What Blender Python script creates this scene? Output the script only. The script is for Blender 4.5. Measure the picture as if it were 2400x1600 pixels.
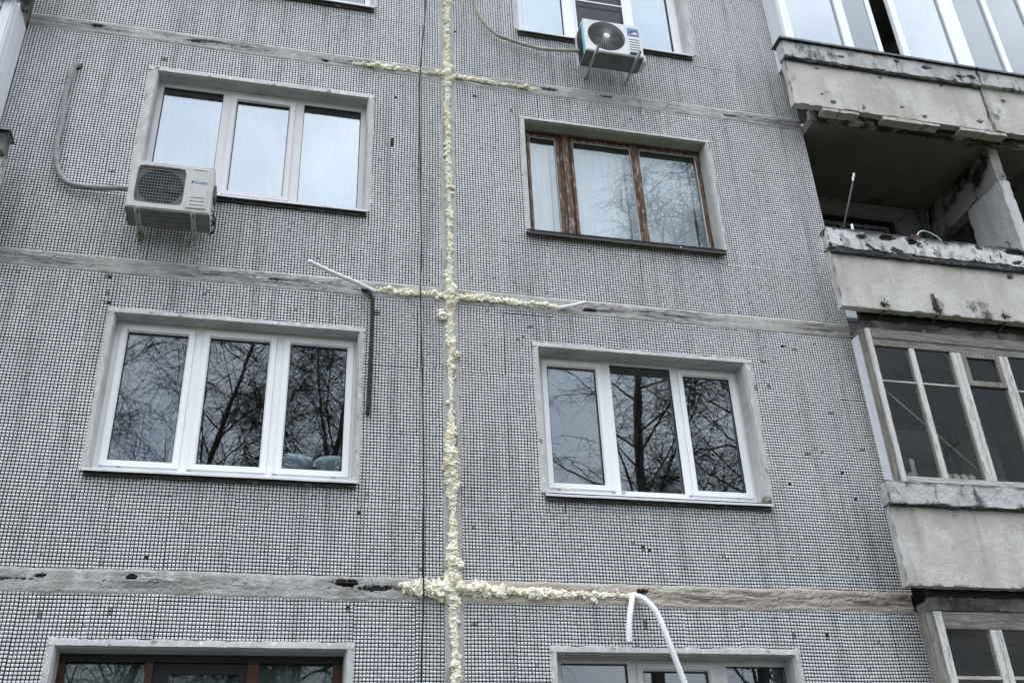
import bpy, bmesh, math, random
import numpy as np
from mathutils import Vector, Matrix, noise

random.seed(7)
rng = np.random.default_rng(7)
for o in list(bpy.data.objects):
    bpy.data.objects.remove(o)
scene = bpy.context.scene
COL = scene.collection

# ------------------------------------------------------------------ camera
cam_d = bpy.data.cameras.new('camera')
cam_d.sensor_fit = 'HORIZONTAL'
cam_d.sensor_width = 36.0
cam_d.lens = 36.0 * 2377.73 / 2400.0
cam_d.clip_start = 0.05
cam_d.clip_end = 2000
cam = bpy.data.objects.new('camera', cam_d)
COL.objects.link(cam)
PITCH, ROLL, YAW = 119.684, -2.660, -14.563
cam.matrix_world = (Matrix.Translation((-1.4809, -7.9494, 1.5962)) @ Matrix.Rotation(math.radians(YAW), 4, 'Z')
                    @ Matrix.Rotation(math.radians(PITCH), 4, 'X') @ Matrix.Rotation(math.radians(ROLL), 4, 'Z'))
scene.camera = cam

# ------------------------------------------------------------------ sky (overcast) and sun
SUN_EL, SUN_AZ = 70.0, 200.0      # azimuth: direction the light comes from, 180 = straight at the facade
world = bpy.data.worlds.new('World')
scene.world = world
world.use_nodes = True
wn = world.node_tree
wn.nodes.clear()
w_out = wn.nodes.new('ShaderNodeOutputWorld')
w_bg = wn.nodes.new('ShaderNodeBackground')
w_bg.inputs['Strength'].default_value = 0.12
sky = wn.nodes.new('ShaderNodeTexSky')
sky.sky_type = 'NISHITA'
sky.sun_disc = False
sky.sun_elevation = math.radians(SUN_EL)
sky.sun_rotation = math.radians(SUN_AZ)
tc = wn.nodes.new('ShaderNodeTexCoord')
cn = wn.nodes.new('ShaderNodeTexNoise')
cn.inputs['Scale'].default_value = 4.2
cn.inputs['Detail'].default_value = 4.5
cn.inputs['Roughness'].default_value = 0.55
wn.links.new(tc.outputs['Generated'], cn.inputs['Vector'])
cr = wn.nodes.new('ShaderNodeValToRGB')
cr.color_ramp.elements[0].position = 0.34
cr.color_ramp.elements[0].color = (9.8, 11.2, 13.0, 1)
cr.color_ramp.elements[1].position = 0.70
cr.color_ramp.elements[1].color = (18.0, 18.5, 19.4, 1)
wn.links.new(cn.outputs['Fac'], cr.inputs['Fac'])
mx = wn.nodes.new('ShaderNodeMix')
mx.data_type = 'RGBA'
mx.inputs['Factor'].default_value = 0.88
wn.links.new(sky.outputs['Color'], mx.inputs['A'])
# overcast sky: zenith about three times as bright as the horizon
sep = wn.nodes.new('ShaderNodeSeparateXYZ')
wn.links.new(tc.outputs['Generated'], sep.inputs[0])
zc = wn.nodes.new('ShaderNodeMapRange')
zc.inputs['From Min'].default_value = 0.0; zc.inputs['From Max'].default_value = 1.0
zc.inputs['To Min'].default_value = 0.50; zc.inputs['To Max'].default_value = 1.50
wn.links.new(sep.outputs['Z'], zc.inputs['Value'])
ov = wn.nodes.new('ShaderNodeVectorMath'); ov.operation = 'SCALE'
wn.links.new(cr.outputs['Color'], ov.inputs[0]); wn.links.new(zc.outputs['Result'], ov.inputs['Scale'])
wn.links.new(ov.outputs['Vector'], mx.inputs['B'])
wn.links.new(mx.outputs['Result'], w_bg.inputs['Color'])
wn.links.new(w_bg.outputs['Background'], w_out.inputs['Surface'])

sun_d = bpy.data.lights.new('sun', 'SUN')
sun_d.energy = 0.5
sun_d.angle = math.radians(28)
sun_d.color = (1.0, 0.97, 0.93)
sun = bpy.data.objects.new('sun', sun_d)
COL.objects.link(sun)
_e, _a = math.radians(SUN_EL), math.radians(SUN_AZ)
_dir = Vector((math.sin(_a) * math.cos(_e), math.cos(_a) * math.cos(_e), math.sin(_e)))   # towards the sun
sun.rotation_euler = _dir.to_track_quat('Z', 'Y').to_euler()

scene.render.engine = 'CYCLES'
scene.render.resolution_x = 1024
scene.render.resolution_y = 682
scene.cycles.max_bounces = 5
scene.cycles.diffuse_bounces = 2
scene.cycles.glossy_bounces = 3
scene.cycles.transmission_bounces = 3
scene.cycles.transparent_max_bounces = 8
scene.cycles.caustics_reflective = False
scene.cycles.caustics_refractive = False
vs = scene.view_settings
vs.view_transform = 'Standard'
vs.look = 'None'
vs.exposure = 0.48
vs.gamma = 1.0
vs.use_curve_mapping = False

# ------------------------------------------------------------------ helpers
class MB:
    """collects geometry for ONE mesh"""
    def __init__(s):
        s.v = []; s.f = []; s.attr = None
    def add(s, vs, fs):
        o = len(s.v); s.v += [tuple(p) for p in vs]
        s.f += [tuple(i + o for i in f) for f in fs]
        return s
    def box(s, x0, x1, y0, y1, z0, z1):
        return s.add([(x0, y0, z0), (x1, y0, z0), (x1, y1, z0), (x0, y1, z0), (x0, y0, z1), (x1, y0, z1), (x1, y1, z1), (x0, y1, z1)],
                     [(0, 3, 2, 1), (4, 5, 6, 7), (0, 1, 5, 4), (1, 2, 6, 5), (2, 3, 7, 6), (3, 0, 4, 7)])
    def cbox(s, x0, x1, y0, y1, z0, z1, c=.004):
        """box with chamfered front (min y) edges"""
        return s.add([(x0 + c, y0, z0 + c), (x1 - c, y0, z0 + c), (x1 - c, y0, z1 - c), (x0 + c, y0, z1 - c),
                      (x0, y0 + c, z0), (x1, y0 + c, z0), (x1, y0 + c, z1), (x0, y0 + c, z1),
                      (x0, y1, z0), (x1, y1, z0), (x1, y1, z1), (x0, y1, z1)],
                     [(0, 1, 2, 3), (0, 4, 5, 1), (1, 5, 6, 2), (2, 6, 7, 3), (3, 7, 4, 0),
                      (4, 8, 9, 5), (5, 9, 10, 6), (6, 10, 11, 7), (7, 11, 8, 4), (8, 11, 10, 9)])
    def tube(s, pts, r, n=8, cap=True):
        pts = [Vector(p) for p in pts]
        rs = r if isinstance(r, (list, tuple)) else [r] * len(pts)
        base = len(s.v); up = None
        for i, p in enumerate(pts):
            t = (pts[min(i + 1, len(pts) - 1)] - pts[max(i - 1, 0)])
            t = t.normalized() if t.length > 1e-9 else Vector((0, 0, 1))
            if up is None:
                up = Vector((0, 0, 1)) if abs(t.z) < .9 else Vector((1, 0, 0))
            a = t.cross(up)
            a = a.normalized() if a.length > 1e-6 else Vector((1, 0, 0))
            b = a.cross(t).normalized(); up = b
            for k in range(n):
                th = 2 * math.pi * k / n
                q = p + (a * math.cos(th) + b * math.sin(th)) * rs[i]
                s.v.append((q.x, q.y, q.z))
        for i in range(len(pts) - 1):
            for k in range(n):
                k2 = (k + 1) % n
                s.f.append((base + i * n + k, base + i * n + k2, base + (i + 1) * n + k2, base + (i + 1) * n + k))
        if cap:
            s.f.append(tuple(base + k for k in range(n))[::-1])
            s.f.append(tuple(base + (len(pts) - 1) * n + k for k in range(n)))
        return s
    def lathe(s, c, prof, n=20, axis='z'):
        base = len(s.v)
        for (r, h) in prof:
            for k in range(n):
                th = 2 * math.pi * k / n
                if axis == 'z':
                    s.v.append((c[0] + r * math.cos(th), c[1] + r * math.sin(th), c[2] + h))
                else:
                    s.v.append((c[0] + r * math.cos(th), c[1] + h, c[2] + r * math.sin(th)))
        for i in range(len(prof) - 1):
            for k in range(n):
                k2 = (k + 1) % n
                s.f.append((base + i * n + k, base + i * n + k2, base + (i + 1) * n + k2, base + (i + 1) * n + k))
        s.f.append(tuple(base + k for k in range(n))[::-1])
        s.f.append(tuple(base + (len(prof) - 1) * n + k for k in range(n)))
        return s
    def grid(s, P):
        """P[i][j] points"""
        o = len(s.v); ni, nj = len(P), len(P[0])
        for row in P:
            s.v += [tuple(q) for q in row]
        for i in range(ni - 1):
            for j in range(nj - 1):
                s.f.append((o + i * nj + j, o + (i + 1) * nj + j, o + (i + 1) * nj + j + 1, o + i * nj + j + 1))
        return s
    def plate(s, x0, x1, z0, z1, holes, y0, y1):
        """plate in the x-z plane with rectangular holes, front y0, back y1"""
        xs = sorted({x0, x1, *[h[0] for h in holes], *[h[1] for h in holes]})
        zs = sorted({z0, z1, *[h[2] for h in holes], *[h[3] for h in holes]})
        def solid(i, j):
            if i < 0 or j < 0 or i >= len(xs) - 1 or j >= len(zs) - 1: return False
            cx, cz = (xs[i] + xs[i + 1]) / 2, (zs[j] + zs[j + 1]) / 2
            return not any(h[0] < cx < h[1] and h[2] < cz < h[3] for h in holes)
        idx = {}
        def V(i, j, k):
            if (i, j, k) not in idx:
                idx[(i, j, k)] = len(s.v); s.v.append((xs[i], (y0, y1)[k], zs[j]))
            return idx[(i, j, k)]
        for i in range(len(xs) - 1):
            for j in range(len(zs) - 1):
                if not solid(i, j): continue
                s.f.append((V(i, j, 0), V(i + 1, j, 0), V(i + 1, j + 1, 0), V(i, j + 1, 0)))
                s.f.append((V(i, j, 1), V(i, j + 1, 1), V(i + 1, j + 1, 1), V(i + 1, j, 1)))
                if not solid(i - 1, j): s.f.append((V(i, j, 0), V(i, j + 1, 0), V(i, j + 1, 1), V(i, j, 1)))
                if not solid(i + 1, j): s.f.append((V(i + 1, j, 0), V(i + 1, j, 1), V(i + 1, j + 1, 1), V(i + 1, j + 1, 0)))
                if not solid(i, j - 1): s.f.append((V(i, j, 0), V(i, j, 1), V(i + 1, j, 1), V(i + 1, j, 0)))
                if not solid(i, j + 1): s.f.append((V(i, j + 1, 0), V(i + 1, j + 1, 0), V(i + 1, j + 1, 1), V(i, j + 1, 1)))
        return s
    def mesh(s, name, mat):
        me = bpy.data.meshes.new(name)
        me.from_pydata(s.v, [], s.f)
        if mat: me.materials.append(mat)
        if s.attr is not None:
            a = me.attributes.new('wear', 'FLOAT', 'POINT')
            a.data.foreach_set('value', np.asarray(s.attr, dtype=np.float32))
        me.update()
        return me
    def build(s, name, mat, parent=None, smooth=False):
        me = s.mesh(name, mat)
        if smooth:
            me.shade_smooth()
        return link(name, me, parent)

def link(name, data, parent=None):
    o = bpy.data.objects.new(name, data)
    COL.objects.link(o)
    if parent is not None:
        o.parent = parent
    return o

def place(o, loc):
    """give a finished world-space mesh object an origin at loc"""
    if o.data:
        o.data.transform(Matrix.Translation(-Vector(loc)))
    o.location = loc
    return o

def tag(o, label, cat, group=None, kind=None):
    if label: o['label'] = label
    if cat: o['category'] = cat
    if group: o['group'] = group
    if kind: o['kind'] = kind
    return o

def nz(x, y, z, s=1.0, seed=0.0):
    return noise.noise(Vector((x * s + seed * 17.3, y * s - seed * 5.1, z * s + seed * 9.7)))

def fbm(x, y, z, s=1.0, seed=0.0, o=4):
    t = 0; a = 1; n = 0
    for k in range(o):
        t += a * nz(x, y, z, s * 2 ** k, seed + k); n += a; a *= .55
    return t / n

def rough_box(mb, x0, x1, y0, y1, z0, z1, step=.03, amp=.004, chip=.0, seed=0, pits=(), fs=14, algae=0.0):
    """box of subdivided faces with uneven surface and chipped edges; pits = (x, z, rx, rz, depth) on the front face"""
    if mb.attr is None: mb.attr = [0.0] * len(mb.v)
    n = [max(1, int(math.ceil((b - a) / step))) for a, b in ((x0, x1), (y0, y1), (z0, z1))]
    lo = (x0, y0, z0); hi = (x1, y1, z1)
    def pt(t):
        p = [lo[k] + (hi[k] - lo[k]) * t[k] / n[k] for k in range(3)]
        ex = [1 if (t[k] == 0 or t[k] == n[k]) else 0 for k in range(3)]
        w = 0.0
        q = list(p)
        for k in range(3):
            q[k] += amp * fbm(p[0], p[1], p[2], fs, seed + k * 3.1, 3)
        if chip and sum(ex) >= 2:
            c = max(0.0, fbm(p[0], p[1], p[2], 7, seed + 20, 4) + .05) * 3 * chip
            for k in range(3):
                if ex[k]:
                    q[k] += c * (1 if t[k] == 0 else -1) * (.5 + .5 * abs(nz(p[0], p[1], p[2], 30, k)))
            w = min(1.0, c / (chip * .8))
        if algae:
            reach = algae * max(.05, .55 + 1.5 * fbm(p[0], p[1], 0, 5, seed + 70, 4))
            w = max(w, min(.95, max(0.0, 1.25 * (1 - (z1 - p[2]) / reach))))
        if t[1] == 0:
            for (cx, cz, rx, rz, d) in pits:
                e = ((p[0] - cx) / rx) ** 2 + ((p[2] - cz) / rz) ** 2 + .9 * fbm(p[0], 0, p[2], 22, seed + 40, 3)
                if e < 1:
                    q[1] += d * min(1, (1 - e) * 2.5); w = max(w, min(1, (1 - e) * 3))
        return q, w
    for ax in range(3):
        a, b = [k for k in range(3) if k != ax]
        for side in (0, n[ax]):
            P = []
            for i in range(n[a] + 1):
                row = []
                for j in range(n[b] + 1):
                    t = [0, 0, 0]; t[ax] = side; t[a] = i; t[b] = j
                    q, w = pt(t); row.append(q); mb.attr.append(w)
                P.append(row)
            mb.grid(P)
    return mb

# ------------------------------------------------------------------ materials
def new_mat(name):
    m = bpy.data.materials.new(name)
    m.use_nodes = True
    nt = m.node_tree
    return m, nt, nt.nodes['Principled BSDF']

def N(nt, t, **kw):
    n = nt.nodes.new(t)
    for k, v in kw.items():
        if k in n.inputs: n.inputs[k].default_value = v
        else: setattr(n, k, v)
    return n

def coords(nt, stretch=(1, 1, 1)):
    g = N(nt, 'ShaderNodeNewGeometry')
    mp = N(nt, 'ShaderNodeMapping')
    mp.inputs['Scale'].default_value = stretch
    nt.links.new(g.outputs['Position'], mp.inputs['Vector'])
    return mp.outputs['Vector']

def noise_fac(nt, scale, stretch=(1, 1, 1), lo=.35, hi=.65, detail=5, rough=.6):
    n = N(nt, 'ShaderNodeTexNoise')
    n.inputs['Scale'].default_value = scale
    n.inputs['Detail'].default_value = detail
    n.inputs['Roughness'].default_value = rough
    nt.links.new(coords(nt, stretch), n.inputs['Vector'])
    mr = N(nt, 'ShaderNodeMapRange')
    mr.inputs['From Min'].default_value = lo
    mr.inputs['From Max'].default_value = hi
    mr.clamp = True
    nt.links.new(n.outputs['Fac'], mr.inputs['Value'])
    return mr.outputs['Result']

def mixc(nt, fac, a, b):
    m = N(nt, 'ShaderNodeMix', data_type='RGBA')
    for s, v in (('A', a), ('B', b)):
        if isinstance(v, tuple): m.inputs[s].default_value = (*v[:3], 1)
        else: nt.links.new(v, m.inputs[s])
    if isinstance(fac, (int, float)): m.inputs['Factor'].default_value = fac
    else: nt.links.new(fac, m.inputs['Factor'])
    return m.outputs['Result']

def math_n(nt, op, a, b=None):
    m = N(nt, 'ShaderNodeMath', operation=op)
    for i, v in enumerate((a, b)):
        if v is None: continue
        if isinstance(v, (int, float)): m.inputs[i].default_value = v
        else: nt.links.new(v, m.inputs[i])
    return m.outputs[0]

def bump(nt, bsdf, scale, strength, dist=.01, stretch=(1, 1, 1), detail=6):
    n = N(nt, 'ShaderNodeTexNoise')
    n.inputs['Scale'].default_value = scale
    n.inputs['Detail'].default_value = detail
    nt.links.new(coords(nt, stretch), n.inputs['Vector'])
    b = N(nt, 'ShaderNodeBump')
    b.inputs['Strength'].default_value = strength
    b.inputs['Distance'].default_value = dist
    nt.links.new(n.outputs['Fac'], b.inputs['Height'])
    nt.links.new(b.outputs['Normal'], bsdf.inputs['Normal'])

def attr(nt, name):
    a = N(nt, 'ShaderNodeAttribute')
    a.attribute_name = name
    return a.outputs['Fac']

def M(name, layers, rough=.8, bmp=None, wear=None, metallic=0.0, spec=.3):
    """layers: first colour, then (colour, scale, stretch, lo, hi) mixed over it by noise"""
    m, nt, b = new_mat(name)
    c = layers[0]
    for (col, sc, st, lo, hi) in layers[1:]:
        c = mixc(nt, noise_fac(nt, sc, st, lo, hi), c, col)
    if wear: c = mixc(nt, attr(nt, 'wear'), c, wear)
    if isinstance(c, tuple): b.inputs['Base Color'].default_value = (*c, 1)
    else: nt.links.new(c, b.inputs['Base Color'])
    b.inputs['Roughness'].default_value = rough
    b.inputs['Metallic'].default_value = metallic
    b.inputs['Specular IOR Level'].default_value = spec
    if bmp: bump(nt, b, *bmp)
    return m

U = (1, 1, 1)
def tile_mat():
    m, nt, b = new_mat('glazed_mosaic')
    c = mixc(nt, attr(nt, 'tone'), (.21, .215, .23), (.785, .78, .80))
    dirt = noise_fac(nt, 1.0, (7, 1, .55), .50, .78, 6, .62)
    c = mixc(nt, math_n(nt, 'MULTIPLY', dirt, .62), c, (.20, .20, .205))
    cloud = noise_fac(nt, .9, U, .42, .7)
    c = mixc(nt, math_n(nt, 'MULTIPLY', cloud, .22), c, (.34, .35, .38))
    blu = noise_fac(nt, 2.2, U, .5, .75)
    c = mixc(nt, math_n(nt, 'MULTIPLY', blu, .18), c, (.50, .52, .66))
    nt.links.new(c, b.inputs['Base Color'])
    b.inputs['Roughness'].default_value = .42
    b.inputs['Specular IOR Level'].default_value = .35
    return m
MT = {}
MT['tile'] = tile_mat()
MT['grout'] = M('dark_grout', [(.030, .031, .034), ((.018, .019, .021), 6, U, .4, .65), ((.075, .075, .08), 1.6, (5, 1, .6), .58, .82)], .95, (90, .6, .004))
MT['mastic'] = M('old_grey_mastic', [(.43, .42, .41), ((.33, .312, .295), 4.0, U, .42, .62), ((.52, .512, .505), 9, U, .52, .68), ((.26, .245, .23), 11, (1, 1, 1.8), .60, .70)], .85, (45, .8, .007), wear=(.11, .104, .098))
MT['mastic_tan'] = M('tan_mastic', [(.50, .455, .40), ((.42, .365, .31), 4, U, .4, .62), ((.28, .235, .20), 11, (1, 1, 1.8), .60, .70), ((.62, .595, .56), 8, U, .56, .75)], .85, (40, .8, .007), wear=(.15, .12, .10))
MT['mastic_vert'] = M('grey_mastic_on_vertical_joint', [(.46, .445, .43), ((.37, .35, .325), 2.6, (4, 1, .7), .4, .66), ((.30, .28, .26), 7, (5, 1, .8), .6, .72)], .85, (45, .5, .005), wear=(.10, .095, .09))
MT['foam'] = M('cured_polyurethane_foam', [(.90, .855, .69), ((.80, .72, .46), 3, U, .5, .75), ((.90, .89, .82), 22, U, .5, .66), ((.42, .37, .24), 30, U, .66, .78)], .9, (120, .9, .006))
MT['cement'] = M('whitewashed_cement', [(.52, .52, .515), ((.42, .418, .412), 5, U, .45, .68), ((.72, .715, .70), 9, (3, 1, 1), .55, .7), ((.33, .32, .30), 14, (1, 1, .5), .66, .74)], .9, (60, .6, .005), wear=(.2, .19, .18))
MT['reveal'] = M('painted_reveal_plaster', [(.52, .52, .515), ((.40, .398, .39), 4, U, .45, .7), ((.28, .265, .24), 9, (1, 1, .35), .63, .75)], .9, (40, .6, .006))
MT['dark_plaster'] = M('dark_loggia_plaster', [(.17, .165, .16), ((.10, .10, .095), 4, U, .4, .65)], .95)  # darker tone than the reveal plaster, for the loggia window borders
MT['pvc'] = M('white_pvc', [(.88, .885, .90), ((.80, .81, .82), 2, (3, 1, .5), .5, .8)], .35, None, spec=.45)
MT['pvc_grey'] = M('dulled_lilac_white_pvc', [(.66, .64, .66), ((.57, .555, .57), 2, (3, 1, .5), .5, .8)], .4, None)
MT['gasket'] = M('black_rubber', [(.02, .02, .022)], .7)
MT['cap_grey'] = M('grey_plastic_cap', [(.42, .42, .42)], .5)
MT['sill'] = M('white_sheet_metal_sill', [(.70, .71, .73), ((.5, .5, .5), 6, U, .55, .75)], .4)
MT['sill_dark'] = M('dark_brown_sill', [(.05, .04, .036), ((.12, .09, .075), 9, (1, 1, 4), .55, .75)], .5)
MT['wood_brown'] = M('peeling_brown_paint', [(.17, .085, .05), ((.09, .052, .038), 5, (6, 6, 1), .4, .6), ((.38, .33, .29), 9, (5, 5, .9), .545, .60), ((.045, .038, .034), 5, (6, 6, .6), .57, .68)], .6, (40, .9, .01, (5, 5, .8)))
MT['wood_red'] = M('dark_red_brown_varnish', [(.085, .026, .014), ((.05, .018, .012), 6, (6, 6, 1), .45, .65)], .4)
MT['wood_grey'] = M('weathered_white_wood', [(.70, .69, .67), ((.48, .45, .42), 6, (7, 7, .7), .50, .70), ((.13, .115, .10), 12, (6, 6, .6), .58, .68)], .85, (40, .9, .01, (6, 6, .6)))
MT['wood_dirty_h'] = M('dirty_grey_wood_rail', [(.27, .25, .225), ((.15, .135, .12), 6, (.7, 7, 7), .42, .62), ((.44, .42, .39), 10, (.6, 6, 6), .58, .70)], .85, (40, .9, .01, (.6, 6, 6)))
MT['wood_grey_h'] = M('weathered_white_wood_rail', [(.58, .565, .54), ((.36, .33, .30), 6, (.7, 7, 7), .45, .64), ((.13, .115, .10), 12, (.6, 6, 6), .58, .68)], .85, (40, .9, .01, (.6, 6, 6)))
MT['wood_dirty'] = M('dirty_grey_wood', [(.30, .28, .25), ((.16, .145, .13), 6, (7, 7, .7), .42, .62), ((.48, .46, .43), 10, (6, 6, .6), .58, .70)], .85, (40, .9, .01, (6, 6, .6)))
MT['concrete'] = M('weathered_parapet_concrete', [(.58, .548, .51), ((.45, .42, .385), 1.5, (1.5, 1, .8), .40, .62), ((.62, .605, .585), 3.0, U, .50, .68), ((.30, .285, .265), 1.4, (4, 1, .6), .54, .78), ((.06, .058, .056), 2.1, U, .615, .70), ((.42, .40, .38), 45, U, .54, .66)], .92, (70, .7, .006), wear=(.12, .115, .11))
MT['lip_white'] = M('peeling_whitewash_lip', [(.64, .64, .64), ((.46, .455, .45), 3, U, .45, .66), ((.30, .295, .29), 12, (1, 1, .5), .52, .62), ((.035, .034, .033), 4.0, (1, 1, 1.5), .575, .60), ((.03, .03, .03), 15, (1, 1, .45), .60, .64)], .9, (50, .8, .008), wear=(.03, .03, .03))
MT['lip_grey'] = M('grey_washed_lip', [(.50, .495, .49), ((.36, .35, .34), 3, U, .42, .64), ((.07, .068, .066), 3.0, (2.4, 1, 1), .53, .66), ((.60, .595, .59), 5, U, .56, .7)], .9, (50, .8, .008), wear=(.05, .05, .05))
MT['slab'] = M('blackened_slab_edge', [(.16, .155, .15), ((.055, .055, .055), 4, U, .42, .6), ((.38, .37, .355), 9, U, .60, .70)], .95, (50, .9, .01), wear=(.10, .10, .10))
MT['slab_pale'] = M('patchy_slab_edge', [(.42, .41, .39), ((.04, .04, .038), 4, U, .38, .50), ((.50, .49, .47), 9, U, .62, .72)], .95, (50, .9, .01), wear=(.10, .10, .10))
MT['spall_shade'] = M('broken_concrete_and_shade', [(.05, .049, .047), ((.13, .125, .12), 12, U, .5, .66)], .95, (50, .9, .01), wear=(.04, .04, .04))  # black of broken concrete, also the painted shadow under sills and lips
MT['ceiling'] = M('dark_loggia_ceiling', [(.20, .19, .175), ((.14, .132, .125), 1.2, U, .4, .65), ((.02, .02, .022), 1.1, U, .60, .68)], .95, (30, .4, .006), wear=(.05, .05, .05))  # dark base tone with near-black patches
MT['partition'] = M('whitewashed_partition', [(.56, .555, .545), ((.44, .43, .42), 2, (3, 3, .6), .4, .66), ((.2, .195, .19), 4, (6, 6, .7), .62, .74)], .9, (50, .6, .006), wear=(.25, .24, .23))
MT['mould'] = M('mouldy_beam', [(.30, .29, .28), ((.015, .016, .018), 2.6, U, .47, .58)], .95, (40, .6, .008))
MT['inner_paint'] = M('blue_grey_inner_paint', [(.50, .53, .56)], .6)
MT['room'] = M('room_paint', [(.46, .45, .43), ((.38, .37, .36), 1.2, U, .4, .7)], .9)
MT['plain_concrete'] = M('plain_concrete', [(.34, .335, .33), ((.26, .255, .25), 2, U, .4, .7)], .95)
MT['sheet_white'] = M('white_sheet_metal', [(.70, .72, .76), ((.55, .56, .58), 3, (4, 4, .5), .55, .8)], .45)
MT['flashing'] = M('dark_flashing', [(.10, .11, .12), ((.3, .3, .3), 7, U, .55, .7)], .5)
MT['ac_white'] = M('ac_casing_paint', [(.52, .51, .495), ((.42, .41, .395), 5, (2, 2, 1), .48, .74)], .45)
MT['ac_bright'] = M('bright_ac_casing_paint', [(.72, .73, .75), ((.62, .63, .645), 4, U, .5, .75)], .4)
MT['ac_under'] = M('dark_ac_underside', [(.20, .205, .19), ((.13, .135, .12), 7, (1, 1, 1), .45, .68)], .6)  # darker tone than the casing
MT['ac_dark'] = M('dark_fan_well', [(.012, .012, .014)], .6)
MT['ac_grille'] = M('grey_wire_grille', [(.19, .19, .20)], .5)
MT['ac_grille2'] = M('pale_plastic_grille', [(.34, .34, .35)], .5)
MT['ac_shroud'] = M('grey_fan_shroud', [(.17, .17, .165)], .6)
MT['galv'] = M('galvanised_bracket', [(.52, .53, .52), ((.38, .385, .38), 12, U, .45, .7)], .5)
MT['cyan'] = M('cyan_protective_film', [(.16, .62, .72)], .3)
MT['black'] = M('black_plastic', [(.014, .014, .016)], .5)
MT['blue'] = M('blue_logo_print', [(.08, .20, .50)], .5)
MT['sky_blue'] = M('sticker_blue', [(.09, .26, .52)], .4)
MT['navy'] = M('sticker_navy', [(.07, .09, .22)], .4)
MT['lilac'] = M('sticker_lilac', [(.42, .38, .55)], .4)
MT['white'] = M('white_print', [(.82, .84, .86)], .4)
MT['hose'] = M('grey_wrapped_hose', [(.30, .30, .31), ((.19, .19, .20), 14, (1, 1, 3), .45, .68)], .7, (60, .5, .006))
MT['hose_olive'] = M('olive_grey_hose', [(.40, .40, .33), ((.28, .28, .23), 10, U, .45, .68)], .6, (60, .4, .005))
MT['rod_white'] = M('white_polyethylene_rod', [(.82, .83, .85), ((.70, .71, .72), 9, U, .55, .75)], .6, (80, .3, .003))
MT['rod_dark'] = M('charcoal_foam_rod', [(.030, .031, .033), ((.075, .075, .075), 16, U, .55, .7)], .9, (70, .8, .006))
MT['cable'] = M('black_cable', [(.012, .012, .013)], .6)
MT['rust'] = M('rusty_steel', [(.10, .055, .04), ((.05, .035, .03), 30, U, .45, .6)], .9, (90, .8, .004))
MT['steel'] = M('dull_steel', [(.30, .30, .30), ((.2, .2, .2), 20, U, .45, .65)], .5, metallic=.5)
MT['dark_steel'] = M('dark_painted_steel', [(.07, .07, .068)], .7)
MT['mortar'] = M('grey_mortar', [(.27, .26, .245), ((.16, .155, .15), 18, U, .45, .65)], .95, (60, .9, .008))
MT['pot'] = M('pale_green_pot', [(.55, .64, .62)], .35)
MT['soil'] = M('potting_soil', [(.03, .024, .02)], .95)
MT['leaf'] = M('house_plant_leaf', [(.07, .13, .045), ((.12, .18, .06), 9, U, .5, .7)], .5)
MT['jar'] = M('dusty_green_jar', [(.30, .38, .36)], .3)
MT['red'] = M('faded_red_cloth', [(.12, .03, .03)], .9)
MT['plank'] = M('orange_brown_plank', [(.22, .11, .07)], .7)
MT['bark'] = M('dark_birch_bark', [(.085, .075, .068), ((.30, .29, .275), 2.5, (1, 1, 3.5), .60, .72), ((.03, .026, .024), 5, (1, 1, 4), .5, .65)], .9, (30, .8, .02))
MT['twig'] = M('birch_twig', [(.045, .034, .030)], .9)
MT['soil_ground'] = M('spring_lawn_and_soil', [(.085, .075, .055), ((.05, .075, .03), .8, U, .42, .62), ((.13, .115, .09), 3, U, .55, .72)], .98, (20, .8, .03))
MT['asphalt'] = M('asphalt_path', [(.055, .055, .057), ((.08, .08, .08), 20, U, .5, .7)], .95)

def curtain_mat(name, col, trans=.35):
    m, nt, b = new_mat(name)
    nt.nodes.remove(b)
    d = N(nt, 'ShaderNodeBsdfDiffuse'); t = N(nt, 'ShaderNodeBsdfTranslucent'); mixs = N(nt, 'ShaderNodeMixShader')
    f = noise_fac(nt, 3, (9, 1, .4), .35, .7)
    c = mixc(nt, f, col, tuple(v * .8 for v in col))
    nt.links.new(c, d.inputs['Color']); nt.links.new(c, t.inputs['Color'])
    mixs.inputs[0].default_value = trans
    nt.links.new(d.outputs[0], mixs.inputs[1]); nt.links.new(t.outputs[0], mixs.inputs[2])
    nt.links.new(mixs.outputs[0], nt.nodes['Material Output'].inputs['Surface'])
    return m
MT['tulle'] = curtain_mat('white_tulle', (.74, .75, .76))
MT['tulle_blue'] = curtain_mat('pale_blue_grey_blind', (.70, .75, .77), .15)
MT['tulle_grey'] = curtain_mat('grey_tulle', (.42, .43, .46))
MT['curtain_green'] = curtain_mat('grey_green_net_curtain', (.36, .42, .39))
MT['curtain_blue'] = curtain_mat('blue_grey_blind', (.35, .42, .50))

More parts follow.
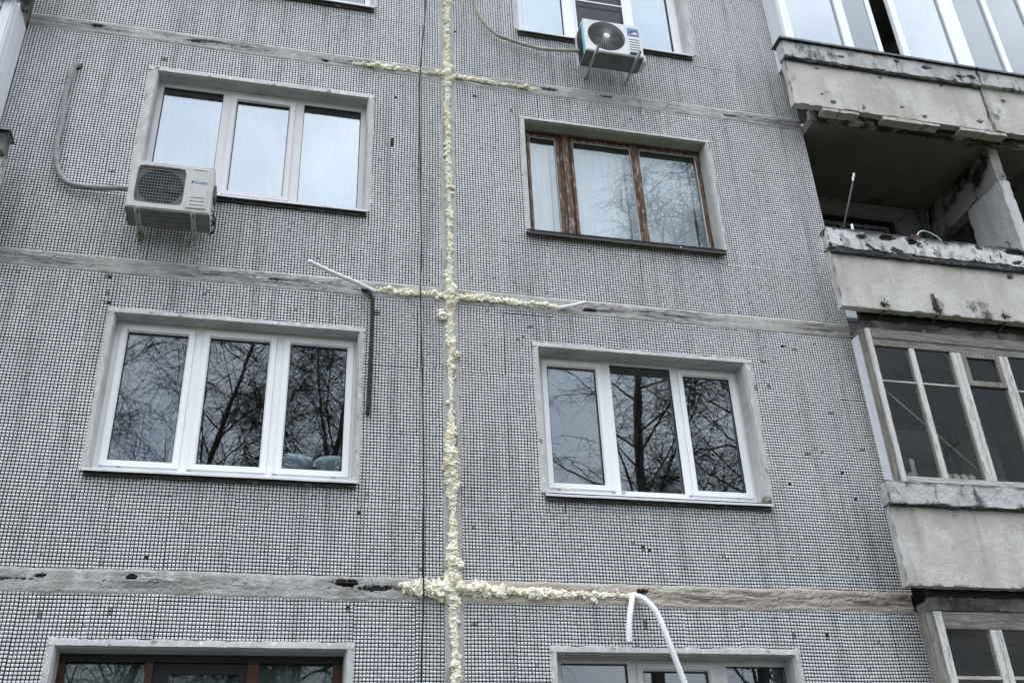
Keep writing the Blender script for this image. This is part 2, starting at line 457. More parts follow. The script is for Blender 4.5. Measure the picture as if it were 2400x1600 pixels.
def glass_mat(name, k, tint=(.86, .9, .9), wave=.02, rough=.0, dust=0.0):
    m, nt, b = new_mat(name)
    nt.nodes.remove(b)
    tr = N(nt, 'ShaderNodeBsdfTransparent'); tr.inputs['Color'].default_value = (*tint, 1)
    gl = N(nt, 'ShaderNodeBsdfGlossy'); gl.inputs['Roughness'].default_value = rough
    gl.inputs['Color'].default_value = (.93, .97, 1, 1)
    gg = N(nt, 'ShaderNodeNewGeometry'); dt = N(nt, 'ShaderNodeVectorMath', operation='DOT_PRODUCT')
    nt.links.new(gg.outputs['Normal'], dt.inputs[0]); nt.links.new(gg.outputs['Incoming'], dt.inputs[1])
    cosv = math_n(nt, 'ABSOLUTE', dt.outputs['Value'])
    sch = math_n(nt, 'ADD', math_n(nt, 'MULTIPLY', math_n(nt, 'POWER', math_n(nt, 'SUBTRACT', 1.0, cosv), 5.0), .96), .04)
    fac = math_n(nt, 'MINIMUM', math_n(nt, 'MULTIPLY', sch, k), .95)
    mixs = N(nt, 'ShaderNodeMixShader')
    nt.links.new(fac, mixs.inputs[0])
    nz_ = N(nt, 'ShaderNodeTexNoise'); nz_.inputs['Scale'].default_value = 2.6; nz_.inputs['Detail'].default_value = 1.5
    nt.links.new(coords(nt, (1.6, 1, .8)), nz_.inputs['Vector'])
    bp = N(nt, 'ShaderNodeBump'); bp.inputs['Strength'].default_value = 1; bp.inputs['Distance'].default_value = wave
    nt.links.new(nz_.outputs['Fac'], bp.inputs['Height'])
    nt.links.new(bp.outputs['Normal'], gl.inputs['Normal'])
    nt.links.new(tr.outputs[0], mixs.inputs[1]); nt.links.new(gl.outputs[0], mixs.inputs[2])
    out = mixs.outputs[0]
    if dust:
        df = N(nt, 'ShaderNodeBsdfDiffuse'); df.inputs['Color'].default_value = (.5, .5, .48, 1)
        f2 = math_n(nt, 'MULTIPLY', noise_fac(nt, 2.5, (1.5, 1, .7), .3, .75), dust)
        m2 = N(nt, 'ShaderNodeMixShader'); nt.links.new(f2, m2.inputs[0]); nt.links.new(out, m2.inputs[1]); nt.links.new(df.outputs[0], m2.inputs[2])
        out = m2.outputs[0]
    nt.links.new(out, nt.nodes['Material Output'].inputs['Surface'])
    return m
MT['glass_mirror'] = glass_mat('sun_control_glass', 5.0, (.72, .80, .83), .0003)
MT['glass_mid'] = glass_mat('clear_double_glass', 2.8, (.85, .89, .91), .0003)
MT['glass_dark'] = glass_mat('clear_glass', 2.2, (.85, .89, .92), .0003)
MT['glass_low'] = glass_mat('faintly_reflecting_glass', 1.0, (.85, .9, .9), .0005)
MT['glass_old'] = glass_mat('old_drawn_glass', 2.3, (.93, .96, .97), .00035)
MT['glass_loggia'] = glass_mat('dusty_loggia_glass', .35, (.80, .78, .73), .0008)
MT['glass_pale'] = glass_mat('pale_loggia_glass', 4.0, (.75, .8, .83), .0006)

def screen_mat():
    m, nt, b = new_mat('mosquito_mesh')
    b.inputs['Base Color'].default_value = (.045, .045, .05, 1); b.inputs['Roughness'].default_value = .9
    tr = N(nt, 'ShaderNodeBsdfTransparent'); mixs = N(nt, 'ShaderNodeMixShader'); mixs.inputs[0].default_value = .72
    nt.links.new(tr.outputs[0], mixs.inputs[1]); nt.links.new(b.outputs[0], mixs.inputs[2])
    nt.links.new(mixs.outputs[0], nt.nodes['Material Output'].inputs['Surface'])
    return m
MT['screen'] = screen_mat()

def brick_mat():
    """tile pattern for the wall beyond the built panels"""
    m, nt, b = new_mat('distant_mosaic')
    bt = N(nt, 'ShaderNodeTexBrick'); bt.offset = 0; bt.squash = 1
    bt.inputs['Scale'].default_value = 1
    bt.inputs['Color1'].default_value = (.72, .73, .76, 1); bt.inputs['Color2'].default_value = (.66, .67, .70, 1)
    bt.inputs['Mortar'].default_value = (.08, .08, .085, 1)
    bt.inputs['Brick Width'].default_value = .0285; bt.inputs['Row Height'].default_value = .0285; bt.inputs['Mortar Size'].default_value = .0035
    g = N(nt, 'ShaderNodeNewGeometry'); sx = N(nt, 'ShaderNodeSeparateXYZ'); cx = N(nt, 'ShaderNodeCombineXYZ')
    nt.links.new(g.outputs['Position'], sx.inputs[0]); nt.links.new(sx.outputs['X'], cx.inputs['X']); nt.links.new(sx.outputs['Z'], cx.inputs['Y'])
    nt.links.new(cx.outputs[0], bt.inputs['Vector']); nt.links.new(bt.outputs['Color'], b.inputs['Base Color'])
    b.inputs['Roughness'].default_value = .5
    return m
MT['distant_tile'] = brick_mat()

# ------------------------------------------------------------------ ground
gm = MB()
gm.add([(-400, -400, 0), (400, -400, 0), (400, 400, 0), (-400, 400, 0)], [(0, 1, 2, 3)])
tag(gm.build('ground', MT['soil_ground']), None, None, kind='structure')
pm = MB()
pm.box(-60, 60, -2.2, -.4, -.1, .04)
tag(pm.build('path', MT['asphalt']), None, None, kind='structure')

# ------------------------------------------------------------------ the apartment building
J = {0: 12.32, 1: 9.52, 2: 6.72, 3: 3.92, 4: 1.12}          # horizontal joints
BLD = link('apartment_building', None)
tag(BLD, 'grey panel apartment building clad in small white mosaic tiles, joints filled with foam', 'building')

PITCH_T = .0285
WIN = {  # (side,row): opening x0,x1,z0,z1
}
for r in (1, 2, 3, 4):       # row r hangs below joint r-1
    top = J[r - 1] - .475
    WIN[('L', r)] = (-2.912, -.824, top - 1.445, top)
    WIN[('R', r)] = (.827, 2.919, top - 1.445, top)

HOLES = [(-.671, 6.455, 3, 4), (.757, 6.456, 2, 1), (.647, 6.307, 1, 1), (3.383, 6.475, 2, 1), (2.99, 6.12, 1, 3), (3.01, 5.986, 1, 2), (3.137, 6.269, 2, 1),
         (3.747, 5.753, 2, 1), (3.406, 5.314, 2, 1), (4.031, 5.387, 2, 1), (3.565, 5.328, 1, 1), (1.582, 4.38, 1, 1), (1.653, 4.326, 1, 2), (1.729, 4.31, 1, 1),
         (-2.382, 4.114, 1, 1), (-3.008, 6.59, 2, 2), (-2.985, 6.43, 1, 2), (-2.99, 6.33, 3, 1), (.172, 4.456, 1, 1), (.179, 3.66, 2, 1), (1.596, 3.704, 1, 1),
         (1.599, 3.655, 1, 2), (3.189, 4.993, 1, 1), (3.822, 4.877, 1, 1), (-.267, 4.097, 1, 1), (.71, 6.335, 1, 1), (-.834, 3.74, 1, 2), (1.917, 4.725, 2, 1),
         (3.136, 6.009, 1, 2), (3.518, 6.448, 2, 1), (-2.86, 9.22, 2, 3), (-3.16, 7.75, 2, 1), (.70, 9.15, 1, 3), (2.05, 9.25, 1, 1), (-3.05, 3.66, 1, 3), (-2.58, 3.70, 1, 3),
         (2.95, 3.62, 1, 2), (3.25, 3.6, 1, 3), (3.75, 3.55, 1, 1), (-.78, 4.55, 1, 1), (-2.2, 6.5, 1, 1), (-1.4, 6.42, 1, 1), (-.55, 9.1, 1, 1), (.3, 9.28, 2, 1)]

def panel_tiles(x0, x1, z0, z1, op, seed, y=0.0):
    """tile centres and shapes of one panel"""
    r = np.random.default_rng(seed)
    nx = int((x1 - x0) / PITCH_T) + 1; nzz = int((z1 - z0) / PITCH_T) + 1
    ii, jj = np.meshgrid(np.arange(nx), np.arange(nzz), indexing='ij')
    ii = ii.ravel(); jj = jj.ravel()
    SW, SH = 17, 23
    si = ii // SW; sj = jj // SH
    nsx, nsz = si.max() + 1, sj.max() + 1
    ox = r.normal(0, .0014, (nsx, nsz)); oz = r.normal(0, .0014, (nsx, nsz)); rot = r.normal(0, .0028, (nsx, nsz))
    cx = x0 + (ii + .5) * PITCH_T + ox[si, sj]
    cz = z0 + (jj + .5) * PITCH_T + oz[si, sj]
    lx = (ii % SW - SW / 2) * PITCH_T; lz = (jj % SH - SH / 2) * PITCH_T
    cx = cx - rot[si, sj] * lz; cz = cz + rot[si, sj] * lx
    # tilers' waviness
    cx = cx + .0022 * np.sin(cz * 5.3 + seed) + r.normal(0, .00025, cx.shape)
    cz = cz + .0028 * np.sin(cx * 3.1 + seed * 2) + r.normal(0, .00025, cx.shape)
    keep = (cx > x0 + .008) & (cx < x1 - .010) & (cz > z0) & (cz < z1)
    if op is not None:
        m = .012
        keep &= ~((cx > op[0] - m) & (cx < op[1] + m) & (cz > op[2] - .035) & (cz < op[3] + m))
    keep &= r.random(cx.shape) > .00007
    if y == 0 and op is not None:
        keep &= (cz > z0 + .03) & (cz < z1 - .035) & (np.abs(cx) > .058)
    dirty = np.zeros(cx.shape, bool)
    if y == 0:
        for (hx, hz, nw, nh) in HOLES:
            dirty |= ((abs(cx - hx) < PITCH_T * min(nw, 2) / 2) & (abs(cz - hz) < PITCH_T * min(nh, 2) / 2))
        keep &= ~(dirty & (r.random(cx.shape) < .12))
    if y == 0:
        keep &= ~((abs(cx + .571) < .02) & (abs(cz - 8.50) < .05))
    cx, cz, ii, jj = cx[keep], cz[keep], ii[keep], jj[keep]
    tone = np.clip(.93 + r.normal(0, .05, cx.shape), .3, 1.0)
    odd = r.random(cx.shape) < .006
    tone[odd] *= r.uniform(.3, .75, odd.sum())
    tone[dirty[keep]] = .02
    return cx, cz, tone, r

def tiles_mesh(name, cx, cz, tone, r, y=0.0):
    n = len(cx)
    h = .0108 + r.normal(0, .0002, n)
    V = np.zeros((n, 8, 3), dtype=np.float32)
    sg = np.array([(-1, -1), (1, -1), (1, 1), (-1, 1)])
    tilt = r.normal(0, .00018, (n, 2))
    for k in range(4):
        jx = r.normal(0, .0002, n); jz = r.normal(0, .0002, n)
        V[:, k, 0] = cx + sg[k, 0] * h + jx; V[:, k, 2] = cz + sg[k, 1] * h + jz; V[:, k, 1] = y + .0025
        V[:, k + 4, 0] = cx + sg[k, 0] * (h - .0012) + jx; V[:, k + 4, 2] = cz + sg[k, 1] * (h - .0012) + jz
        V[:, k + 4, 1] = y - .002 + sg[k, 0] * tilt[:, 0] + sg[k, 1] * tilt[:, 1]
    F = np.array([(4, 5, 6, 7), (0, 1, 5, 4), (1, 2, 6, 5), (2, 3, 7, 6), (3, 0, 4, 7)])
    faces = (F[None] + (np.arange(n) * 8)[:, None, None]).reshape(-1, 4)
    me = bpy.data.meshes.new(name)
    me.vertices.add(n * 8); me.vertices.foreach_set('co', V.ravel())
    me.loops.add(len(faces) * 4); me.loops.foreach_set('vertex_index', faces.ravel().astype(np.int32))
    me.polygons.add(len(faces)); me.polygons.foreach_set('loop_start', np.arange(0, len(faces) * 4, 4, dtype=np.int32))
    me.update(calc_edges=True)
    a = me.attributes.new('tone', 'FLOAT', 'FACE')
    a.data.foreach_set('value', np.repeat(tone, 5).astype(np.float32))
    me.materials.append(MT['tile'])
    me.validate()
    return me

single_left = 300
for (side, xa, xb) in (('L', -4.18, -.025), ('R', .025, 4.19)):
    for r in (1, 2, 3, 4):
        z1, z0 = J[r - 1] - .035, J[r] + .035
        op = WIN[(side, r)]
        mb = MB(); mb.plate(xa, xb, z0, z1, [op], .002, .30)
        p = mb.build('wall_panel', MT['grout'], BLD)
        cx, cz, tone, rr = panel_tiles(xa, xb, z0, z1, op, 10 + r + (5 if side == 'R' else 0))
        if side == 'L' and r == 4:
            # the tiles nearest to the camera are separate pieces
            vis = (cz > 3.5) & (cz < 3.835) & (cx > -2.95) & (cx < -.6)
            order = np.where(vis)[0]
            order = order[np.argsort(np.abs(cx[order] + 1.75) + np.abs(cz[order] - 3.62) * .3)][:300]
            variants = []
            for tv in (.83, .88, .93, .97, 1.0):
                me = tiles_mesh('mosaic_tile', np.zeros(1), np.zeros(1), np.array([tv]), rr)
                variants.append(me)
            for q in order:
                o = bpy.data.objects.new('mosaic_tile', variants[min(4, max(0, int((tone[q] - .81) / .045)))])
                COL.objects.link(o); o.parent = p; o.location = (cx[q], 0, cz[q])
                o.rotation_euler = (0, random.gauss(0, .012), 0)
            msk = np.ones(len(cx), bool); msk[order] = False
            cx, cz, tone = cx[msk], cz[msk], tone[msk]
        o = link('mosaic_tiles', tiles_mesh('mosaic_tiles', cx, cz, tone, rr), p)
        o['kind'] = 'stuff'

# wall above, plinth and joint backing
mb = MB(); mb.plate(-4.14, 4.15, J[0] + .035, 15.2, [(-2.912, -.824, 13.2, 14.64), (.827, 2.919, 13.2, 14.64)], .0, .30)
mb.build('upper_wall', MT['distant_tile'], BLD)
mb = MB(); mb.box(-4.14, 4.15, .06, .30, 0, J[4] - .035)
mb.build('plinth', MT['plain_concrete'], BLD)
# joint backing: strips behind each joint so that gaps read as dark recesses
mb = MB()
for k in (0, 1, 2, 3, 4):
    mb.box(-4.13, 4.14, .10, .22, J[k] - .034, J[k] + .034)
mb.box(-.024, .024, .11, .21, 1.2, 12.2)
mb.build('joint_backing', MT['grout'], BLD)
mb = MB(); mb.box(-9.0, 9.1, 4.5, 4.8, 0, 15.2); mb.box(-9.0, 9.1, 1.3, 4.49, 15.0, 15.2)
mb.box(-9.0, -8.9, 1.2, 4.49, 0, 14.99); mb.box(8.97, 9.1, 1.2, 4.49, 0, 14.99)
mb.build('rear_wall', MT['plain_concrete'], BLD)

# ---- sealant bands over the joints
def band(name, horizontal, a0, a1, c, half, mat, seed, step=.012, gouges=(), crack=.5, wear_k=1.0):
    nv = 18
    mb = MB(); mb.attr = []
    nu = int((a1 - a0) / step) + 1
    P = []
    for i in range(nu):
        u = a0 + (a1 - a0) * i / (nu - 1)
        wob = .010 * nz(u, seed, 0, 1.3, seed)
        e0 = half * (1 + .10 * nz(u, 0, 1, 3, seed) + .07 * nz(u, 0, 2, 14, seed) + .05 * nz(u, 0, 2, 45, seed))
        e1 = half * (1 + .10 * nz(u, 0, 5, 3, seed) + .07 * nz(u, 0, 6, 14, seed) + .05 * nz(u, 0, 6, 45, seed))
        row = []
        for j in range(nv):
            t = -1 + 2 * j / (nv - 1)
            v = c + wob + (t * (e1 if t > 0 else e0))
            edge = min(1.0, (1 - abs(t)) * 4.0)
            d = .0005 + .009 * edge ** .7
            d += .0045 * edge * fbm(u * 1.0, v * 5, seed, 4, seed, 3)
            # long creases
            w = 0.0
            env = max(0.0, 1 - abs(t) * 1.15)
            on = max(0.0, min(1.0, nz(u, 0, 9, 1.1, seed + 8) * 2 + crack))
            lay = nz(u * 3.0, v * 26, seed, 1.0, seed + 3) + .5 * nz(u * 9, v * 60, seed, 1.0, seed + 4)
            d += .009 * lay * env * (.35 + on)
            if lay < -.16: w = max(w, min(.85, (-.14 - lay) * 5.0) * min(1, env * 1.6) * on * wear_k)
            core = .52 + .55 * nz(u, t * .6, 2, 2.7, seed + 14) + .35 * nz(u, t, 7, 13, seed + 15) - abs(t + .15)
            if core > 0 and on > 0:
                kk = min(1.0, core * 7) * on
                d -= .0035 * kk
                lin_ = nz(u * 2.2, v * 42, seed, 1.0, seed + 16)
                w = max(w, kk * (.30 + .9 * max(0.0, lin_ + .05)) * wear_k)
            frag = fbm(u, v * 2.2, seed, 19, seed + 6, 3)
            if frag < -.26 and on > .3: d -= .006 * env; w = max(w, min(.8, (-.26 - frag) * 9) * env * wear_k)
            cr2 = 1 - abs(nz(u * 7 + 2 * nz(u, v, 3, 9, seed), v * 13, seed, 1.0, seed + 5)) * 22
            if cr2 > 0: d -= .003 * cr2; w = max(w, .55 * cr2 * (.3 + .7 * on) * wear_k)
            for (gu, gv, ru, rv, gd) in gouges:
                e = ((u - gu) / ru) ** 2 + ((v - gv) / rv) ** 2 + 2.2 * fbm(u, v, seed, 30, seed + 11, 4)
                if e < 1:
                    d -= gd * min(1, (1 - e) * 2); w = max(w, min(1, (1 - e) * 2.5))
            yy = -d
            row.append((u, yy, v) if horizontal else (v, yy, u)); mb.attr.append(w)
        P.append(row)
    mb.grid(P)
    return mb.build(name, mat, BLD)

band('joint_sealant', True, -4.17, -.07, J[1] - .005, .088, MT['mastic'], 1, gouges=[(-3.55, J[1] + .02, .05, .018, .03), (-1.3, J[1] - .03, .04, .015, .03), (-2.6, J[1] - .01, .1, .012, .02)])
band('joint_sealant', True, .07, 4.18, J[1] - .012, .085, MT['mastic'], 2, gouges=[(1.14, J[1] - .0, .11, .02, .05), (1.8, J[1] + .01, .07, .014, .03), (3.3, J[1] - .02, .12, .012, .03)])
band('joint_sealant', True, -4.17, -.07, J[2] - .005, .088, MT['mastic'], 3, gouges=[(-1.6, J[2] + .0, .1, .01, .02)])
band('joint_sealant', True, .07, 4.18, J[2] - .005, .088, MT['mastic_vert'], 4, gouges=[(1.38, J[2] - .025, .07, .014, .04)])
band('joint_sealant', True, -4.17, -.07, J[3] - .004, .095, MT['mastic'], 5, crack=.75,
     gouges=[(-2.45, J[3] + .035, .055, .018, .05), (-.86, J[3] + .035, .09, .03, .06), (-.62, J[3] - .0, .16, .02, .04), (-3.1, J[3] + .03, .05, .014, .03), (-3.45, J[3] - .0, .3, .01, .02)])
band('joint_sealant', True, .07, 4.16, J[3] - .006, .098, MT['mastic_tan'], 6, crack=.65, gouges=[(1.62, J[3] + .03, .05, .02, .03)])
band('joint_sealant', True, -4.13, 4.14, J[4], .09, MT['mastic'], 7)
band('joint_sealant', True, -4.13, 4.14, J[0], .09, MT['mastic'], 8)
band('joint_sealant', False, 1.0, 12.3, .0, .078, MT['mastic_vert'], 9, crack=.1)

# ---- plaster borders around the window openings, reveals
def border(op, seed, w=.055, yf=.13, mat=None, wl=None, wr=None):
    mat = mat or MT['cement']
    x0, x1, z0, z1 = op
    wl = wl or w; wr = wr or w
    mb = MB(); mb.attr = []
    def strip(a0, a1, fn, ww, sd):
        n = int((a1 - a0) / .012) + 2
        P = []
        for i in range(n):
            u = a0 + (a1 - a0) * i / (n - 1)
            row = []
            for j in range(8):
                t = j / 7
                vv = ww * t * (1 + .22 * nz(u, sd, 0, 4, seed) + .16 * nz(u, sd, 3, 22, seed)) + .003 * nz(u, sd, 4, 12, seed) * (1 - t)
                d = .012 * (1 - t) ** .5 + .0015 + .003 * fbm(u, vv, sd, 15, seed, 3)
                if t == 1: d = -.003
                row.append(fn(u, vv, -d))
                mb.attr.append(max(0.0, min(1.0, (nz(u, vv, sd, 17, seed + 2) - .52) * 5)))
            P.append(row)
        mb.grid(P)
    strip(x0 - wl, x1 + wr, lambda u, v, d: (u, d, z1 + v), w, 1)
    strip(z0 - .01, z1 + .001, lambda u, v, d: (x0 - v, d - .001, u), wl, 2)
    strip(z0 - .01, z1 + .001, lambda u, v, d: (x1 + v, d - .001, u), wr, 3)
    mb.build('window_border', mat, BLD)
    # reveal lining: head and two jambs, uneven plaster
    mb = MB(); mb.attr = []
    def lin(a0, a1, fn, sd):
        n = int((a1 - a0) / .03) + 2
        P = []
        for i in range(n):
            u = a0 + (a1 - a0) * i / (n - 1)
            row = []
            for j in range(7):
                y = -.0125 + (yf + .02 + .0125) * j / 6
                th = .012 + .003 * fbm(u, y, sd, 9, seed, 3) + .004 * (j / 6) if j else .0
                row.append(fn(u, y, th)); mb.attr.append(0.0)
            P.append(row)
        mb.grid(P)
    lin(x0, x1, lambda u, y, t: (u, y, z1 - t), 1)
    lin(z0 - .01, z1, lambda u, y, t: (x0 + t, y, u), 2)
    lin(z0 - .01, z1, lambda u, y, t: (x1 - t, y, u), 3)
    mb.build('window_reveal', MT['reveal'], BLD)

cap_mesh = MB().cbox(-.017, .017, -.008, .004, -.007, .007, .002).mesh('drain_cap', MT['cap_grey'])
def window(op, yf, cells, mat, glass, label, sill='white', sash_w=.052, caps=(), zb=None, sill_drop=.05):
    """cells: (gx0,gx1,gz0,gz1,is_sash); frame front face at yf"""
    x0, x1, z0, z1 = op
    zb = zb if zb is not None else z0 + .03
    w = link('window', None, BLD)
    w['label'] = label
    fr = MB(); holes = []
    for (a, b, c, d, s) in cells:
        e = sash_w if s else 0
        holes.append((a - e, b + e, c - e, d + e))
    fr.plate(x0 + .006, x1 - .006, zb, z1 - .006, holes, yf, yf + .07)
    fr.build('frame', mat, w)
    for (a, b, c, d, s) in cells:
        e = sash_w if s else 0
        if s:
            sb = MB(); sb.plate(a - e + .003 - .008, b + e - .003 + .008, c - e + .003 - .008, d + e - .003 + .008, [(a - .012, b + .012, c - .012, d + .012)], yf - .014, yf - .0025)
            # sloping bead down to the glass
            o_, i_ = .012, 0
            V = [(a - o_, yf - .014, c - o_), (b + o_, yf - .014, c - o_), (b + o_, yf - .014, d + o_), (a - o_, yf - .014, d + o_),
                 (a, yf + .006, c), (b, yf + .006, c), (b, yf + .006, d), (a, yf + .006, d)]
            sb.add(V, [(0, 1, 5, 4), (1, 2, 6, 5), (2, 3, 7, 6), (3, 0, 4, 7)])
            sb.plate(a - e + .004, b + e - .004, c - e + .004, d + e - .004, [(a, b, c, d)], yf + .006, yf + .055)
            sb.build('sash', mat, w)
        gk = MB(); gk.plate(a - .0005, b + .0005, c - .0005, d + .0005, [(a + .006, b - .006, c + .006, d - .006)], yf + .012, yf + .026)
        gk.build('gasket', MT['gasket'], w)
        gp = MB(); gp.box(a + .001, b - .001, yf + .028, yf + .034, c + .001, d - .001)
        ta, tb = random.gauss(0, .0045), random.gauss(0, .0045)      # no two panes hang quite parallel
        gp.v = [(q[0], q[1] + ta * (q[0] - (a + b) / 2) + tb * (q[2] - (c + d) / 2), q[2]) for q in gp.v]
        gp.build('pane', glass, w)
    # sill
    if sill:
        sm = MB(); sz = z0 - sill_drop
        xa, xb = x0 - .022, x1 + .022
        th = .004
        n = 30
        P = []
        for i in range(n + 1):
            x = xa + (xb - xa) * i / n
            wv = .003 * nz(x, z0, 0, 3, 2)
            P.append([(x, yf + .01, zb + .012), (x, -.055, sz + .022 + wv), (x, -.058, sz + .018 + wv), (x, -.058, sz + wv + .002), (x, -.050, sz + wv + .002), (x, -.049, sz + .012 + wv), (x, yf + .01, zb - .004)])
        sm.grid(P)
        sm.build('sill', MT['sill'] if sill == 'white' else MT['sill_dark'], w)
        mb2 = MB(); rough_box(mb2, xa + .01, xb - .01, -.026, -.004, sz - .030, sz + .004, .03, .004, .006, x0 + z0); mb2.build('sill_shade_strip', MT['spall_shade'], w)  # near-black strip added as the shadow below the sill
    for cxp in caps:
        o = bpy.data.objects.new('drain_cap', cap_mesh); COL.objects.link(o); o.parent = w
        o.location = (cxp, yf - .002, zb + .058)
    return w

def room(op, depth=2.6, mat=None):
    x0, x1, z0, z1 = op
    mb = MB()
    a, b, c, d = x0 - .55, x1 + .55, z0 - .85, z1 + .25
    y0, y1 = .305, .305 + depth
    mb.add([(a, y0, c), (b, y0, c), (b, y0, d), (a, y0, d), (a, y1, c), (b, y1, c), (b, y1, d), (a, y1, d)],
           [(4, 5, 6, 7), (0, 4, 7, 3), (1, 2, 6, 5), (3, 7, 6, 2), (0, 1, 5, 4)])
    mb.build('room_shell', mat or MT['room'], BLD)
    # inner window board
    mb = MB(); mb.box(x0, x1, .21, .42, z0 - .015, z0 + .018); mb.build('inner_sill', MT['pvc'], BLD)

def curtain(x0, x1, y, z0, z1, mat, label, amp=.022, wl=.085, seed=0, group=None):
    mb = MB(); n = max(8, int((x1 - x0) / .010)); P = []
    for i in range(n + 1):
        x = x0 + (x1 - x0) * i / n
        row = []
        for j in range(13):
            t = j / 12
            ph = x / wl * 2 * math.pi + 1.8 * nz(x, t, 0, 2.2, seed)
            row.append((x + .008 * nz(x, t, 3, 3, seed), y + amp * (.6 + .4 * (1 - t)) * math.sin(ph) + .012 * nz(x, t, 5, 5, seed), z0 + (z1 - z0) * t))
        P.append(row)
    mb.grid(P)
    o = mb.build('curtain', mat, None, True)
    place(o, ((x0 + x1) / 2, y, z0))
    return tag(o, label, 'curtain', group)

W = WIN
for r in (1, 2, 3, 4):
    for s in 'LR':
        room(W[(s, r)])

# row 1 (top, partly out of frame)
border(W[('L', 1)], 21, .055, .13)
window(W[('L', 1)], .13, [(-2.83, -2.27, 10.56, 11.75, 0), (-2.13, -1.61, 10.60, 11.70, 1), (-1.47, -.90, 10.56, 11.75, 0)], MT['pvc'], MT['glass_dark'],
       'white plastic window whose sill alone shows at the top edge', sill_drop=.075)
border(W[('R', 1)], 22, .05, .14, wr=.10)
window(W[('R', 1)], .14, [(.925, 1.428, 10.545, 11.75, 0), (1.578, 2.198, 10.51, 11.78, 0), (2.322, 2.80, 10.545, 11.75, 0)], MT['pvc'], MT['glass_mirror'],
       'white plastic window behind the upper air conditioner, dark screen in the middle', sill_drop=.082)
# row 2
border(W[('L', 2)], 23, .06, .13, wl=.085)
window(W[('L', 2)], .13, [(-2.846, -2.271, 7.722, 8.972, 0), (-2.130, -1.615, 7.768, 8.910, 1), (-1.470, -.890, 7.722, 8.968, 0)], MT['pvc_grey'], MT['glass_mirror'],
       'window with pale sky blue reflective panes behind the lower air conditioner', sill_drop=.05)
border(W[('R', 2)], 24, .045, .15)
# row 3
border(W[('L', 3)], 25, .05, .13)
window(W[('L', 3)], .13, [(-2.795, -2.297, 4.951, 6.141, 1), (-2.107, -1.602, 4.951, 6.141, 1), (-1.418, -.921, 4.951, 6.141, 1)], MT['pvc'], MT['glass_dark'],
       'white three sash window with flower pots inside, left of the foam joint', caps=(-2.70, -2.155, -1.48, -.99), zb=4.835, sill_drop=.028)
border(W[('R', 3)], 26, .05, .17, wr=.075)
window(W[('R', 3)], .17, [(.958, 1.436, 4.965, 6.142, 1), (1.582, 2.200, 4.915, 6.206, 0), (2.333, 2.817, 4.958, 6.145, 1)], MT['pvc'], MT['glass_mid'],
       'white window with a fixed middle pane reflecting a thick tree trunk', caps=(1.0, 1.51, 1.60, 2.25, 2.72), zb=4.842, sill_drop=.055)
# row 4
border(W[('L', 4)], 27, .052, .19)
border(W[('R', 4)], 28, .05, .18)
window(W[('R', 4)], .18, [(.917, 1.483, 2.12, 3.398, 0), (1.620, 2.193, 2.17, 3.342, 1), (2.358, 2.908, 2.12, 3.386, 0)], MT['pvc_grey'], MT['glass_dark'],
       'white window at the lower edge crossed by the long white tube')

# old wooden window of row 2, right
op = W[('R', 2)]
w = link('window', None, BLD); w['label'] = 'old wooden window with peeling brown paint'
yf = .15
zt, zb_ = 9.035, 7.625
gl = [(.918, 1.213, 7.70, 8.962), (1.408, 2.075, 7.69, 8.968), (2.172, 2.848, 7.69, 8.972)]
mb = MB(); mb.plate(op[0] + .004, op[1] - .004, zb_, zt, [(g[0] - .03, g[1] + .03, g[2] - .03, g[3] + .03) for g in gl], yf + .025, yf + .09)
mb.build('frame', MT['wood_brown'], w)
mb = MB(); mb.cbox(1.285, 1.352, yf - .018, yf + .024, zb_ + .03, zt - .012, .01); mb.build('centre_post', MT['wood_brown'], w)
mb = MB(); mb.cbox(2.105, 2.142, yf - .012, yf + .024, zb_ + .03, zt - .012, .008); mb.build('mullion', MT['wood_brown'], w)
mb = MB(); mb.cbox(op[0] + .01, op[1] - .01, yf - .01, yf + .024, zt - .022, zt + .004, .006); mb.build('head_rail', MT['wood_brown'], w)
for g in gl:
    mb = MB(); mb.plate(g[0] - .028, g[1] + .028, g[2] - .04, g[3] + .03, [g], yf + .006, yf + .045); mb.build('sash', MT['wood_brown'], w)
    mb = MB(); mb.plate(g[0] - .001, g[1] + .001, g[2] - .001, g[3] + .001, [(g[0] + .009, g[1] - .009, g[2] + .009, g[3] - .009)], yf + .012, yf + .03); mb.build('putty', MT['cement'] if g is gl[0] else MT['wood_grey'], w)
    mb = MB(); mb.box(g[0] + .001, g[1] - .001, yf + .024, yf + .028, g[2], g[3]); mb.build('pane', MT['glass_old'], w)
# inner pair of sashes, one plate with three lights
mb = MB(); mb.plate(.70, 3.1, 7.5, 9.28, [(g[0] + .01, g[1] - .02, g[2] - .05, g[3] - .01) for g in gl], .306, .33); mb.build('inner_sash', MT['inner_paint'], w)
sm = MB(); P = []
for i in range(41):
    x = op[0] - .05 + (op[1] - op[0] + .045) * i / 40
    wv = .004 * nz(x, 0, 0, 4, 5) - .004 * i / 40
    P.append([(x, yf + .03, 7.64), (x, -.06, 7.525 + wv), (x, -.062, 7.505 + wv), (x, -.05, 7.49 + wv), (x, -.046, 7.515 + wv), (x, yf + .03, 7.60)])
sm.grid(P); sm.build('sill', MT['sill_dark'], w)

